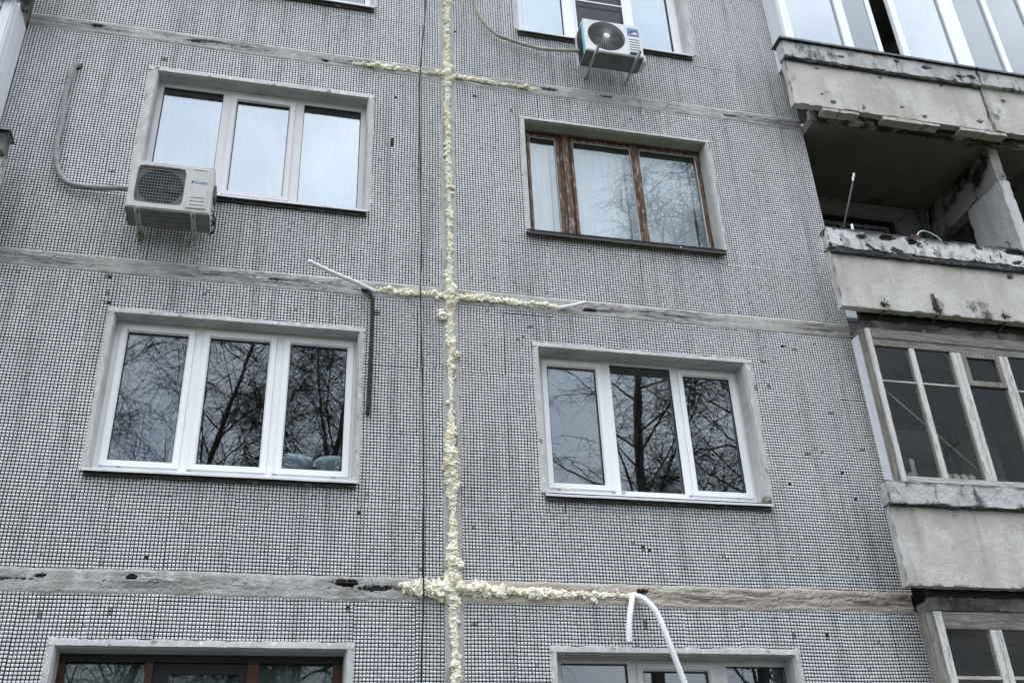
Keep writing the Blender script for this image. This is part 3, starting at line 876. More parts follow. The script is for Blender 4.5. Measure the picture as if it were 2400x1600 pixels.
# dark red-brown wooden window, row 4 left
op = W[('L', 4)]
w = link('window', None, BLD); w['label'] = 'dark window with red brown wooden frame at the lower left'
yf = .19
cells = [(-2.85, -2.29, 2.1, 3.385), (-2.235, -1.555, 2.06, 3.40), (-1.468, -.91, 2.1, 3.385)]
mb = MB(); mb.plate(op[0] + .004, op[1] - .004, op[2] + .02, op[3] - .004, cells, yf, yf + .08); mb.build('frame', MT['wood_red'], w)
mb = MB(); mb.box(op[0] + .01, op[1] - .01, yf - .012, yf - .002, 3.375, op[3] - .012); mb.build('head_rail', MT['black'], w)  # black rail: shade under the reveal head put into its colour
for i, g in enumerate(cells):
    if i == 1:
        mb = MB(); mb.plate(g[0] + .002, g[1] - .002, g[2] + .002, g[3] - .002, [(-2.12, -1.613, 2.2, 3.297)], yf + .02, yf + .06); mb.build('sash', MT['black'], w)
        g = (-2.12, -1.613, 2.2, 3.297)
    mb = MB(); mb.box(g[0] + .001, g[1] - .001, yf + .035, yf + .04, g[2] + .001, g[3] - .001); mb.build('pane', MT['glass_low'], w)
sm = MB(); sm.grid([[(x, yf, 2.03), (x, -.06, 1.97), (x, -.06, 1.94), (x, -.05, 1.96), (x, yf, 2.0)] for x in (-2.94, -.8)]); sm.build('sill', MT['sill'], w)

# mosquito screen in front of the middle pane of the top right window
sc = MB(); sc.plate(1.578, 2.198, 10.51, 11.78, [(1.592, 2.184, 10.525, 11.765)], .118, .136)
sc.box(1.592, 2.184, .119, .135, 11.165, 11.182)
o = sc.build('mosquito_screen', MT['pvc'])
place(o, (1.888, .127, 10.51))
tag(o, 'dark mosquito screen in white frame behind the upper air conditioner', 'screen')
P = []
for i in range(31):
    x = 1.592 + .592 * i / 30
    P.append([(x, .128 + .004 * fbm(x, 0, 10.5 + 1.25 * j / 40, 5, 3, 2), 10.525 + 1.24 * j / 40) for j in range(41)])
m2 = MB().grid(P).build('mesh', MT['screen'])
place(m2, (1.888, .127, 10.51)); m2.location = (0, 0, 0); m2.parent = o

# curtains and room things
curtain(-2.9, -.83, .34, 7.45, 9.1, MT['tulle'], 'white tulle curtain behind the sky reflecting window', seed=1)
curtain(-2.82, -2.22, .36, 4.7, 6.2, MT['tulle_grey'], 'greyish tulle curtain in the left sash of the window with flower pots', seed=2, wl=.07)
curtain(.80, 1.50, .36, 10.3, 11.85, MT['tulle'], 'white curtain left of the mosquito screen', seed=3)
curtain(2.24, 2.95, .36, 10.3, 11.85, MT['tulle'], 'white curtain right of the mosquito screen', seed=4)
for (xa, xb, lb) in ((.89, 1.165, 'narrow left'), (1.38, 2.02, 'middle'), (2.15, 2.79, 'right')):
    curtain(xa, xb, .292, 7.60, 8.93, MT['tulle_blue'], 'pale blind in the ' + lb + ' light of the old brown wooden window', seed=5, amp=.002, wl=.30)
curtain(-2.88, -2.27, .33, 2.0, 3.44, MT['curtain_green'], 'grey green net curtain in the left light of the red brown window', seed=6, wl=.16)
curtain(-1.50, -.88, .33, 2.0, 3.44, MT['curtain_green'], 'grey green net curtain in the right light of the red brown window', seed=7, wl=.16)
curtain(-2.16, -1.57, .36, 2.0, 3.30, MT['curtain_blue'], 'blue grey blind in the middle light of the red brown window', seed=8, wl=.12, amp=.012)

def pot(x, z, s, label, plant):
    t = link('flower_pot', None); t.location = (x, .345, z)
    tag(t, label, 'flower pot')
    mb = MB().lathe((0, 0, 0), [(.055 * s, 0), (.075 * s, .11 * s), (.082 * s, .112 * s), (.082 * s, .135 * s), (.072 * s, .135 * s), (.066 * s, .12 * s)], 24)
    mb.build('pot', MT['pot'], t, True)
    mb = MB().lathe((0, 0, .119 * s), [(.066 * s, 0), (.05 * s, .006), (.001, .008)], 16); mb.build('soil', MT['soil'], t)
    if plant:
        mb = MB()
        mb.tube([(0, 0, .11 * s), (-.01, .005, .2), (-.035, 0, .36)], [.008, .007, .005], 6)
        mb.build('stem', MT['leaf'], t)
        for k in range(12):
            a = k * 2.4; L = .13 + .04 * random.random(); up = .5 - .09 * k * .6
            P = []
            for i in range(6):
                q = i / 5; rr = L * q; hh = .36 + L * (up * q - .8 * q * q); wd = .011 * math.sin(math.pi * min(1, q + .08))
                ca, sa = math.cos(a), math.sin(a)
                P.append([(-.035 + ca * rr - sa * wd, sa * rr + ca * wd, hh), (-.035 + ca * rr, sa * rr, hh - .004), (-.035 + ca * rr + sa * wd, sa * rr - ca * wd, hh)])
            mb = MB().grid(P); mb.build('leaf', MT['leaf'], t)
pot(-1.325, 4.825, 2.1, 'pale pot with a leafy house plant inside the right sash', True)
pot(-.985, 4.825, 2.1, 'pale pot without visible plant in the window corner nearest the foam joint', False)

# ------------------------------------------------------------------ loggias
XS = 4.13; XD = 6.48; XD2 = 6.62; XE = 8.95
def loggia_side(sgn):
    f = (lambda x: x) if sgn > 0 else (lambda x: -x)
    def bx(a, b): return (a, b) if sgn > 0 else (-b, -a)
    return bx
for sgn in (1, -1):
    bx = loggia_side(sgn)
    for k in (0, 1, 2, 3, 4):
        z = J[k]
        a, b = bx(XS, XE)
        mb = MB()
        rough_box(mb, a, b, -.30, -.22, z - .15, z - .03, .022, .010, .016, 3 + k + sgn)
        mb.build('slab_edge', MT['slab_pale'] if k == 1 else MT['slab'], BLD)
        a, b = bx(4.192, XE)
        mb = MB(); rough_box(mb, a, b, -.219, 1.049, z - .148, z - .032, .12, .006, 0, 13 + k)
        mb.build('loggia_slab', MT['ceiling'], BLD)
    # back walls with window openings
    for k in (1, 2, 3, 4):
        z1, z0 = J[k - 1] - .15, J[k] - .03
        for (xa, xb, wx0, wx1) in ((4.192, XD, 4.55, 5.93), (XD2, XE, 7.15, 8.5)):
            a, b = bx(xa, xb); wa, wb = bx(wx0, wx1)
            mb = MB(); mb.plate(a, b, z0, z1, [(wa, wb, z0 + .9, z1 - .27)], 1.052, 1.25)
            p = mb.build('loggia_back_wall', MT['grout'], BLD)
            if sgn > 0 and xa < 5 and k in (2, 3):
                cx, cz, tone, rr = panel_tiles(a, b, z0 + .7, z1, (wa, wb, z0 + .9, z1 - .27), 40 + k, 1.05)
                o = link('mosaic_tiles', tiles_mesh('mosaic_tiles', cx, cz, tone * .18, rr, 1.05), p); o['kind'] = 'stuff'  # tone lowered: shade of the deep loggia put into the tile colour
            mb = MB(); mb.plate(wa - .06, wb + .06, z0 + .84, z1 - .21, [(wa, wb, z0 + .9, z1 - .27)], 1.035, 1.06)
            mb.build('window_border', MT['dark_plaster'], BLD)
            mb = MB(); mb.plate(wa + .002, wb - .002, z0 + .902, z1 - .272, [(wa + .05, (wa + wb) / 2 - .03, z0 + .95, z1 - .32), ((wa + wb) / 2 + .03, wb - .05, z0 + .95, z1 - .32)], 1.15, 1.2)
            mb.build('inner_window_frame', MT['wood_dirty'], BLD)
            mb = MB(); mb.box(wa + .04, wb - .04, 1.17, 1.176, z0 + .94, z1 - .31); mb.build('inner_window_pane', MT['glass_dark'], BLD)
    # partition between neighbouring loggias
    for k in (1, 2, 3, 4):
        zt, zb2 = J[k - 1] - .152, J[k] - .028
        a, b = bx(XD, XD2)
        mb = MB(); rough_box(mb, a, b, -.215, .40, zb2, zt - .50, .035, .006, .012, 50 + k)
        mb.build('partition_wall', MT['partition'], BLD)
        mb = MB(); rough_box(mb, a + .004, b - .004, -.20, 1.05, zt - .499, zt, .05, .006, .008, 60 + k)
        mb.build('partition_beam', MT['mould'], BLD)
        a, b = bx(XE - .13, XE)
        mb = MB(); mb.box(a, b, -.2, 1.05, zb2, zt); mb.build('partition_wall', MT['partition'], BLD)
mb = MB(); mb.tube([(6.33, 1.0, 9.36), (6.32, 1.0, 8.0), (6.33, 1.0, 6.7)], .022, 8); mb.build('drain_pipe', MT['flashing'], BLD)

def parapet(x0, x1, zb, zt, lip_h, lipmat, seed, pits=(), lippits=(), chip=.018, yb=-.335, label=None, cap=False, algae=.05):
    p = link('parapet', None, BLD)
    if label: p['label'] = label
    mb = MB(); rough_box(mb, x0 + .02, x1, -.42, yb, zb, zt - lip_h + .01, .022, .004, .010, seed, pits)
    mb.build('parapet_panel', MT['concrete'], p)
    mb = MB(); rough_box(mb, x0, x1 + .0, -.472, yb - .003, zt - lip_h, zt, .020, .007, chip, seed + 1, lippits, algae=algae)
    mb.build('parapet_lip', lipmat, p)
    if cap:
        mb = MB(); mb.plate(x0 - .03, x1 + .01, zt + .012, zt + .016, [], -.50, yb + .06); mb.box(x0 - .03, x1 + .01, -.503, -.4995, zt - .012, zt + .0165)
        mb.build('cap_flashing', MT['flashing'], p)
    return p
A_pits = [(a, b, c * .62, d * .62, e * .5) for (a, b, c, d, e) in [(4.28, 10.02, .055, .03, .025), (4.25, 9.62, .035, .03, .025), (5.10, 10.03, .035, .045, .03), (5.92, 10.06, .04, .04, .03), (5.28, 9.60, .04, .03, .03),
          (4.76, 9.50, .04, .06, .03), (4.38, 9.52, .06, .05, .03), (5.95, 9.63, .03, .02, .02), (5.55, 9.50, .05, .04, .03), (6.3, 9.55, .06, .05, .03)]]
parapet(3.855, 6.445, 9.425, 10.36, .26, MT['lip_grey'], 71, A_pits, [(4.6, 10.22, .05, .016, .02), (5.35, 10.29, .03, .02, .02), (5.75, 10.26, .08, .025, .02), (6.2, 10.2, .07, .02, .02), (6.35, 10.22, .07, .03, .02)],
        label='stained parapet with round chips and dark cap under the white glazing', cap=True)
parapet(6.462, 8.93, 9.43, 10.36, .24, MT['lip_grey'], 73, [(6.75, 9.95, .03, .025, .02), (6.95, 9.5, .06, .05, .03)], label='next stained parapet to the right under the white glazing', cap=True)
parapet(3.855, 6.465, 6.755, 7.675, .24, MT['lip_white'], 75, [(5.98, 7.33, .04, .03, .03), (4.96, 6.86, .03, .10, .008)],
        [(4.26, 7.60, .07, .03, .025), (4.55, 7.62, .10, .03, .025), (4.85, 7.60, .06, .03, .025), (6.1, 7.62, .14, .03, .025)], chip=.014, algae=.12, label='parapet of the open loggia with black and white peeling lip')
parapet(6.48, 8.93, 6.755, 7.675, .24, MT['lip_white'], 77, chip=.014, algae=.12, label='next parapet to the right with black and white peeling lip')
parapet(3.845, 6.465, 3.945, 4.885, .215, MT['lip_grey'], 79, [(5.2, 3.97, .05, .035, .03)], chip=.012, label='parapet with pale lip below the brown framed loggia glazing')
parapet(6.48, 8.93, 3.945, 4.885, .215, MT['lip_grey'], 81, chip=.012)
parapet(3.845, 6.465, 1.14, 2.08, .215, MT['lip_grey'], 83, chip=.012)
parapet(-6.465, -3.935, 6.755, 7.69, .24, MT['slab'], 85, chip=.02, label='dark parapet end with a metal cap at the left edge', cap=True)
parapet(-6.465, -3.935, 9.5, 10.40, .24, MT['lip_grey'], 87, chip=.02)
parapet(-6.465, -3.935, 3.945, 4.885, .24, MT['lip_grey'], 89, chip=.02)

for (xa, xb) in ((4.14, 8.93), (-8.93, -4.14)):
    for k in (1, 2, 3):
        mb = MB(); mb.box(xa, xb, -.29, -.24, J[k] - .028, J[k] + .16); mb.build('gap_blackout', MT['gasket'], BLD)  # black strip added behind the parapets to keep the gap below them dark
for (zt_, xa, xb, sd, hh) in ((7.435, 3.875, 6.46, 31, .055), (10.10, 3.875, 6.44, 32, .025), (4.67, 3.87, 6.46, 33, .012)):
    mb = MB(); rough_box(mb, xa, xb, -.462, -.421, zt_ - hh, zt_ + .012, .018, .016, .028, sd, fs=9); mb.build('spalled_shade_edge', MT['spall_shade'], BLD)  # broken concrete edge; its black also paints the shadow band under the lip
# mortar filling blocks under the upper parapet
random.seed(3)
xq = 4.22
for i in range(9):
    x = xq; ln = random.uniform(.17, .36); xq += ln + .006
    if i in (2, 6): continue
    mb = MB(); rough_box(mb, x, x + ln, -.416, -.303, 9.375 + random.uniform(-.003, .006), 9.4235, .022, .003, .005, 90 + i)
    mb.build('mortar_block', MT['concrete'], BLD)

# parapet fixing irons
def iron(x, z0, z1, y=-.36, label=None):
    mb = MB(); mb.tube([(x - .02, -.27, z0), (x - .01, -.315, z0 + .03), (x, y - .04, (z0 + z1) / 2), (x - .015, -.43, z1), (x - .03, -.428, z1 + .02)], [.010, .012, .011, .012, .009], 6)
    mb.tube([(x - .05, -.434, z1 - .01), (x + .05, -.436, z1 - .022)], .008, 5)
    for k in range(3):
        a = random.uniform(-1, 1)
        mb.tube([(x + a * .02, -.43, z1 - .01), (x + a * .06, -.44, z1 + .03 * k)], .004, 4)
    mb.build('fixing_iron', MT['rust'], BLD)
for (x, zz) in ((4.35, 6.68), (4.95, 6.68), (5.75, 6.68), (5.2, 3.82), (6.2, 6.68)):
    iron(x, zz, zz + .14)
# exposed rusty reinforcement on the middle parapet
mb = MB()
mb.tube([(4.97, -.425, 6.76), (4.96, -.432, 6.88), (4.945, -.43, 7.0)], .008, 5)
mb.tube([(4.93, -.425, 6.80), (4.92, -.432, 6.99)], .005, 5)
for k in range(9):
    z = 6.765 + k * .022
    mb.tube([(4.91 + .02 * random.random(), -.43, z), (4.97, -.437, z + .01 * random.random()), (5.0 + .05 * random.random(), -.428, z - .015 + .03 * random.random())], .0026, 4)
mb.build('exposed_reinforcement', MT['rust'], BLD)

# ---- white plastic glazing of the top right loggia
g = link('loggia_glazing', None, BLD); g['label'] = 'white plastic glazing of the top right loggia with one sash open'
yg = -.405
mb = MB(); mb.box(4.045, 4.06, yg + .03, -.004, 10.30, 12.16); mb.build('side_panel', MT['sheet_white'], g)
mb = MB(); mb.cbox(3.985, 4.042, yg, yg + .06, 10.385, 12.16); mb.build('corner_post', MT['pvc'], g)
mb = MB(); mb.cbox(4.044, 4.10, yg + .012, yg + .065, 10.385, 12.16); mb.build('frame_post', MT['pvc'], g)
mb = MB(); mb.cbox(4.102, 6.31, yg + .012, yg + .065, 10.385, 10.455); mb.build('bottom_rail', MT['pvc'], g)
mb = MB(); mb.cbox(4.102, 8.9, yg + .012, yg + .065, 12.08, 12.165); mb.build('top_rail', MT['pvc'], g)
for (a, b) in ((4.765, 4.885), (5.555, 5.645), (6.315, 6.545), (7.0, 7.08), (7.6, 7.68), (8.4, 8.48)):
    mb = MB(); mb.cbox(a, b, yg + .004, yg + .065, 10.456 if b < 6.4 else 10.385, 12.079); mb.build('mullion', MT['pvc'], g)
mb = MB(); mb.cbox(6.547, 8.9, yg + .012, yg + .065, 10.385, 10.44); mb.build('bottom_rail', MT['pvc'], g)
mb = MB(); mb.box(4.102, 4.764, yg + .035, yg + .041, 10.456, 12.079); mb.build('pane', MT['glass_pale'], g)
mb = MB(); mb.box(5.646, 6.314, yg + .035, yg + .041, 10.456, 12.079); mb.build('pane', MT['glass_pale'], g)
mb = MB(); mb.box(6.546, 6.999, yg + .035, yg + .041, 10.441, 12.079); mb.build('pane', MT['glass_dark'], g)
mb = MB(); mb.box(7.081, 7.599, yg + .035, yg + .041, 10.441, 12.079); mb.build('pane', MT['glass_dark'], g)
mb = MB(); mb.box(7.681, 8.399, yg + .035, yg + .041, 10.441, 12.079); mb.build('pane', MT['glass_pale'], g)
mb = MB(); mb.box(4.886, 5.235, yg + .045, yg + .051, 10.456, 12.079); mb.build('pane', MT['glass_dark'], g)
mb = MB(); mb.cbox(5.236, 5.285, yg + .03, yg + .075, 10.456, 12.079); mb.build('sliding_sash_stile', MT['pvc'], g)
mb = MB(); mb.cbox(5.288, 5.318, yg + .045, yg + .09, 10.456, 12.079); mb.build('sliding_sash_stile', MT['pvc'], g)

# ---- old wooden glazing of the loggia below the open one
g = link('loggia_glazing', None, BLD); g['label'] = 'weathered wooden loggia glazing with small panes, below the open loggia'
yg = -.33
zB, zT = 4.93, 6.575
mb = MB(); mb.box(4.098, 4.112, -.235, -.115, zB - .03, zT - .03); mb.build('side_strip', MT['sheet_white'], g)
mb = MB(); mb.box(4.102, 4.135, -.30, -.24, zB, zT); mb.build('side_post', MT['wood_dirty'], g)
mb = MB(); mb.cbox(4.137, 4.185, yg, yg + .06, zB, zT); mb.build('corner_post', MT['wood_grey'], g)
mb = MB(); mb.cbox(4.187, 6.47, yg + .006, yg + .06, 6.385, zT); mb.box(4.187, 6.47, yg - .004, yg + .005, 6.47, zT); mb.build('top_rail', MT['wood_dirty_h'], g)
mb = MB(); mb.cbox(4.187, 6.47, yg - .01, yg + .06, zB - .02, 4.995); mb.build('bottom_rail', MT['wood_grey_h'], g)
mull = [(4.575, 4.635), (5.045, 5.105), (5.108, 5.16), (5.60, 5.655), (5.66, 5.71), (6.10, 6.16)]
for (a, b) in mull:
    mb = MB(); mb.cbox(a, b, yg + .002, yg + .06, 4.996, 6.384, .008); mb.build('mullion', MT['wood_grey'], g)
pn = [(4.186, 4.574), (4.636, 5.044), (5.161, 5.599), (5.711, 6.099), (6.161, 6.47)]
for i, (a, b) in enumerate(pn):
    zt = 5.985 if i != 2 else 5.995
    if i == 2:
        mb = MB(); mb.plate(a, b, zt + .02, 6.384, [(a + .05, b - .05, zt + .075, 6.335)], yg + .002, yg + .05); mb.build('vent_sash', MT['wood_dirty'], g)
        mb = MB(); mb.box(a + .05, b - .05, yg + .025, yg + .029, zt + .075, 6.335); mb.build('pane', MT['glass_loggia'], g)
    else:
        mb = MB(); mb.cbox(a, b, yg + .012, yg + .045, zt, zt + .022); mb.build('transom', MT['wood_grey_h'], g)
        mb = MB(); mb.box(a, b, yg + .025, yg + .029, zt + .023, 6.384); mb.build('pane', MT['glass_loggia'], g)
    mb = MB(); mb.box(a, b, yg + .025, yg + .029, 4.996, zt - .001); mb.build('pane', MT['glass_loggia'], g)
# ---- wooden glazing at the lower right corner
g = link('loggia_glazing', None, BLD); g['label'] = 'peeling wooden loggia glazing in the lower right corner'
yg = -.30
zB, zT = 2.1, 3.765
mb = MB(); mb.cbox(4.065, 4.14, yg + .01, -.16, zB, zT - .01, .012); mb.build('corner_post', MT['wood_dirty'], g)
mb = MB(); mb.cbox(4.142, 4.215, yg, yg + .07, zB, zT); mb.build('frame_post', MT['wood_grey'], g)
mb = MB(); mb.cbox(4.217, 6.47, yg + .006, yg + .06, 3.615, zT); mb.build('top_rail', MT['wood_dirty_h'], g)
mb = MB(); mb.cbox(4.217, 6.47, yg + .006, yg + .06, zB, 2.18); mb.build('bottom_rail', MT['wood_dirty_h'], g)
for (a, b) in ((4.655, 4.715), (4.72, 4.775), (5.22, 5.29), (5.75, 5.82)):
    mb = MB(); mb.cbox(a, b, yg + .002, yg + .06, 2.181, 3.614, .008); mb.build('mullion', MT['wood_grey'], g)
for (a, b) in ((4.217, 4.654), (4.776, 5.219), (5.291, 5.749), (5.821, 6.47)):
    mb = MB(); mb.cbox(a, b, yg + .012, yg + .05, 3.195, 3.225); mb.build('transom', MT['wood_grey_h'], g)
    mb = MB(); mb.box(a, b, yg + .025, yg + .029, 3.226, 3.614); mb.build('pane', MT['glass_loggia'], g)
    mb = MB(); mb.box(a, b, yg + .025, yg + .029, 2.181, 3.194); mb.build('pane', MT['glass_loggia'], g)
# ---- white metal glazing at the left edge
g = link('loggia_glazing', None, BLD); g['label'] = 'white metal loggia glazing at the upper left edge'
mb = MB(); mb.box(-4.20, -4.183, -.335, -.002, 7.70, 9.36); mb.build('side_panel', MT['sheet_white'], g)
mb = MB(); mb.box(-4.215, -4.2015, -.40, -.30, 7.70, 9.33); mb.build('side_panel', MT['sheet_white'], g)
mb = MB(); mb.cbox(-4.30, -4.217, -.41, -.34, 7.70, 9.32); mb.build('corner_post', MT['sheet_white'], g)
mb = MB(); mb.cbox(-6.4, -4.31, -.40, -.34, 9.22, 9.32); mb.build('top_rail', MT['sheet_white'], g)
mb = MB(); mb.plate(-6.4, -4.20, 9.335, 9.339, [], -.47, -.02); mb.box(-6.4, -4.20, -.474, -.4705, 9.31, 9.339); mb.build('roof_flashing', MT['sheet_white'], g)
mb = MB(); mb.cbox(-5.0, -4.93, -.40, -.34, 7.70, 9.219); mb.build('mullion', MT['sheet_white'], g)
mb = MB(); mb.box(-4.929, -4.311, -.37, -.364, 7.70, 9.219); mb.build('pane', MT['glass_dark'], g)

# loggia odds and ends
def thing_tube(name, pts, r, mat, label, cat, n=8, smooth=True, group=None, res=None):
    if res:
        pts = catmull(pts, res)
        if isinstance(r, list): r = r[0]
    mb = MB().tube(pts, r, n)
    o = mb.build(name, mat, None, smooth)
    place(o, pts[-1] if pts[-1][2] < pts[0][2] else pts[0])
    return tag(o, label, cat, group)
def catmull(pts, res):
    P = [Vector(p) for p in pts]; out = []
    for i in range(len(P) - 1):
        p0 = P[max(0, i - 1)]; p1 = P[i]; p2 = P[i + 1]; p3 = P[min(len(P) - 1, i + 2)]
        for k in range(res):
            t = k / res
            out.append(.5 * ((2 * p1) + (-p0 + p2) * t + (2 * p0 - 5 * p1 + 4 * p2 - p3) * t * t + (-p0 + 3 * p1 - 3 * p2 + p3) * t ** 3))
    out.append(P[-1])
    return [tuple(q) for q in out]
o = thing_tube('metal_rod', [(4.10, -.36, 7.66), (4.55, -.24, 8.665)], .010, MT['dark_steel'], 'thin metal rod slanting up from the open loggia parapet', 'rod')
c = MB().tube([(-.012, -.016, 0), (-.004, -.018, .05), (.012, -.018, .06), (.02, -.016, .11)], .010, 6).build('white_tag', MT['white'], o)
c.location = (.375, .085, .84)
thing_tube('metal_pin', [(4.22, -.40, 7.66), (4.225, -.40, 7.80)], .013, MT['sheet_white'], 'short upright pin on the open loggia parapet', 'pin')
thing_tube('wire_loop', [(4.99, -.38, 7.66), (5.02, -.38, 7.79), (5.13, -.36, 7.86), (5.27, -.36, 7.80), (5.36, -.37, 7.66)], .007, MT['sheet_white'], 'pale wire arching over the open loggia parapet', 'wire', 6, res=5)
thing_tube('hook', [(6.12, -.40, 7.66), (6.12, -.41, 7.78), (6.09, -.42, 7.80), (6.08, -.42, 7.77)], .006, MT['rust'], 'small rusty hook on the parapet near the partition', 'hook', 5, res=3)
mb = MB(); rough_box(mb, 4.90, 5.02, -.42, -.34, 7.672, 7.75, .02, .02, .02, 5); o = mb.build('cloth_rag', MT['red']); place(o, (4.96, -.38, 7.672)); tag(o, 'faded red rag lying on the open loggia parapet', 'rag')
mb = MB(); rough_box(mb, 6.50, 6.62, -.44, -.30, 7.672, 7.82, .025, .03, .03, 6); o = mb.build('concrete_lump', MT['mortar']); place(o, (6.56, -.37, 7.672)); tag(o, 'dark lump of rubble at the foot of the loggia partition', 'rubble')
thing_tube('clothes_line', [(4.19, -.22, 6.02), (5.2, -.24, 4.99)], .0055, MT['sheet_white'], 'taut pale cord running diagonally behind the wooden loggia glazing', 'cord', 5)
mb = MB(); mb.box(4.2, 5.2, -.255, -.13, 4.985, 5.01); o = mb.build('shelf_board', MT['plank']); place(o, (4.7, -.19, 4.985)); tag(o, 'brown shelf board behind the bottom of the wooden loggia glazing', 'shelf')
for i in range(4):
    x = 4.70 + i * .085
    t = link('glass_jar', None); t.location = (x, -.2, 5.052)
    tag(t, 'pale jar in the row of four behind the wooden glazing, ' + ('leftmost', 'second from the left', 'third from the left', 'rightmost')[i], 'jar', 'jars behind the loggia glazing')
    mb = MB().lathe((0, 0, 0), [(.030, -.048), (.038, -.043), (.040, -.03), (.040, .05), (.03, .06)], 20, 'y'); mb.build('jar_body', MT['jar'], t, True)
    mb = MB().lathe((0, 0, 0), [(.026, -.0515), (.028, -.049)], 16, 'y'); mb.build('jar_base', MT['pot'], t)

# ------------------------------------------------------------------ foam in the joints
def foam(name, pts, half, seed, label, blobs=()):
    """lumpy half round bead along a polyline on the wall (x, z)"""
    L = [0]
    for a, b in zip(pts[:-1], pts[1:]): L.append(L[-1] + math.hypot(b[0] - a[0], b[1] - a[1]))
    n = int(L[-1] / .006); nr = 15
    P = []
    for i in range(n + 1):
        s = L[-1] * i / n
        k = max(j for j in range(len(L)) if L[j] <= s + 1e-9); k = min(k, len(pts) - 2)
        t = (s - L[k]) / (L[k + 1] - L[k])
        px = pts[k][0] + (pts[k + 1][0] - pts[k][0]) * t; pz = pts[k][1] + (pts[k + 1][1] - pts[k][1]) * t
        dx, dz = pts[k + 1][0] - pts[k][0], pts[k + 1][1] - pts[k][1]; l = math.hypot(dx, dz); dx /= l; dz /= l
        nx, nz_ = -dz, dx
        end = max(0.0, min(1, s / .03, (L[-1] - s) / .03)) ** .5
        hw = half(s) * max(.42, min(1.75, 1 + .85 * nz(s, 4, 0, 2.3, seed) + .5 * nz(s, 0, 0, 8, seed) + .25 * nz(s, 1, 0, 28, seed))) * max(.15, end)
        off = .010 * nz(s, 2, 0, 2.2, seed) + .006 * nz(s, 3, 0, 12, seed)
        row = []
        for j in range(nr):
            th = math.radians(-112 + 224 * j / (nr - 1))
            cx_, cy_ = math.sin(th), math.cos(th)
            q = (s * 1.0, cx_ * .05, cy_ * .05)
            tur = abs(nz(*q, 34, seed)) * 1.1 + abs(nz(*q, 70, seed + 1)) * .6
            rr = hw * (.62 + .80 * tur + .45 * nz(*q, 16, seed + 2))
            row.append((px + nx * (off + cx_ * rr) + dx * .008 * nz(*q, 40, seed + 4), -.006 - cy_ * rr * .78, pz + nz_ * (off + cx_ * rr) + dz * .008 * nz(*q, 40, seed + 5)))
        P.append(row)
    mb = MB().grid(P)
    for (bx_, bz_, br) in blobs:
        ico(mb, (bx_, -.03, bz_), br, seed + bx_ * 3 + bz_)
    rb = random.Random(seed)
    for i in range(int(L[-1] * 42)):
        s = rb.random() * L[-1]; k = max(j for j in range(len(L)) if L[j] <= s); k = min(k, len(pts) - 2); t = (s - L[k]) / (L[k + 1] - L[k])
        px = pts[k][0] + (pts[k + 1][0] - pts[k][0]) * t; pz = pts[k][1] + (pts[k + 1][1] - pts[k][1]) * t
        o_ = rb.gauss(0, .55) * half(s)
        dx, dz = pts[k + 1][0] - pts[k][0], pts[k + 1][1] - pts[k][1]; l = math.hypot(dx, dz)
        ico(mb, (px - dz / l * o_, -.012 - rb.random() * .022, pz + dx / l * o_), rb.choice((.006, .008, .010, .013, .018, .026)) * rb.uniform(.8, 1.1), rb.random() * 50)
    o = mb.build(name, MT['foam'])
    place(o, (pts[0][0], 0, pts[0][1]))
    return tag(o, label, 'foam')
_b = bmesh.new(); bmesh.ops.create_icosphere(_b, subdivisions=2, radius=1)
_b.verts.ensure_lookup_table()
ICO_V = [v.co.copy() for v in _b.verts]; ICO_F = [tuple(v.index for v in f.verts) for f in _b.faces]; _b.free()
def ico(mb, c, r, seed):
    vs_ = []
    for v in ICO_V:
        d = r * (1 + .45 * nz(v.x, v.y, v.z, 1.6, seed) + .25 * nz(v.x, v.y, v.z, 4, seed))
        vs_.append((c[0] + v.x * d, c[1] + v.y * d, c[2] + v.z * d))
    mb.add(vs_, ICO_F)

def vh(s):   # s runs from the bottom (z 1.3) upwards
    z = 1.3 + s
    w = .036
    for (zc, rr, a) in ((3.93, .12, .030), (4.1, .16, .012), (5.05, .2, .018), (4.6, .15, .010), (6.72, .1, .02), (6.85, .12, .012), (9.52, .09, .014), (10.6, .1, .01), (7.4, .1, .006)):
        w += a * math.exp(-((z - zc) / rr) ** 2)
    if z > 7: w -= .004
    return w
foam('expanding_foam', [(.0, 1.3), (.012, 3.0), (-.002, 3.9), (.004, 4.6), (-.012, 5.1), (.002, 5.6), (.004, 6.3), (-.008, 6.75), (.008, 7.6), (-.002, 8.6), (-.004, 9.5), (.002, 10.3), (-.004, 12.2)], vh, 101,
     'long lumpy cream foam strip filling the vertical joint', blobs=[(-.075, 6.47, .045), (-.085, 6.52, .026), (-.05, 5.02, .03), (.03, 5.1, .028), (-.045, 5.12, .024), (-.03, 3.98, .05), (.05, 3.95, .045), (.0, 4.02, .045), (-.06, 3.92, .04), (.09, 3.93, .03),
                                                                                        (.0, 6.74, .045), (.03, 6.8, .035), (-.02, 6.85, .035), (.0, 9.53, .045), (-.04, 9.52, .03), (.01, 9.58, .03)])
foam('expanding_foam', [(-1.02, 9.502), (-.5, 9.515), (-.05, 9.518)], lambda s: .016 + .012 * min(1, s / .6), 102, 'thin yellow foam left of the uppermost joint crossing')
foam('expanding_foam', [(.05, 9.52), (.5, 9.50), (1.0, 9.488)], lambda s: .028 - .010 * min(1, s / .9), 103, 'thin yellow foam right of the uppermost joint crossing')
foam('expanding_foam', [(-.73, 6.694), (-.4, 6.71), (-.05, 6.712)], lambda s: .034, 104, 'cream foam strip between the dark hanging tube and the vertical joint')
foam('expanding_foam', [(.05, 6.715), (.5, 6.71), (1.06, 6.688)], lambda s: .033, 105, 'cream foam strip ending at the short white rod', blobs=[(.62, 6.67, .014), (.3, 6.675, .012)])
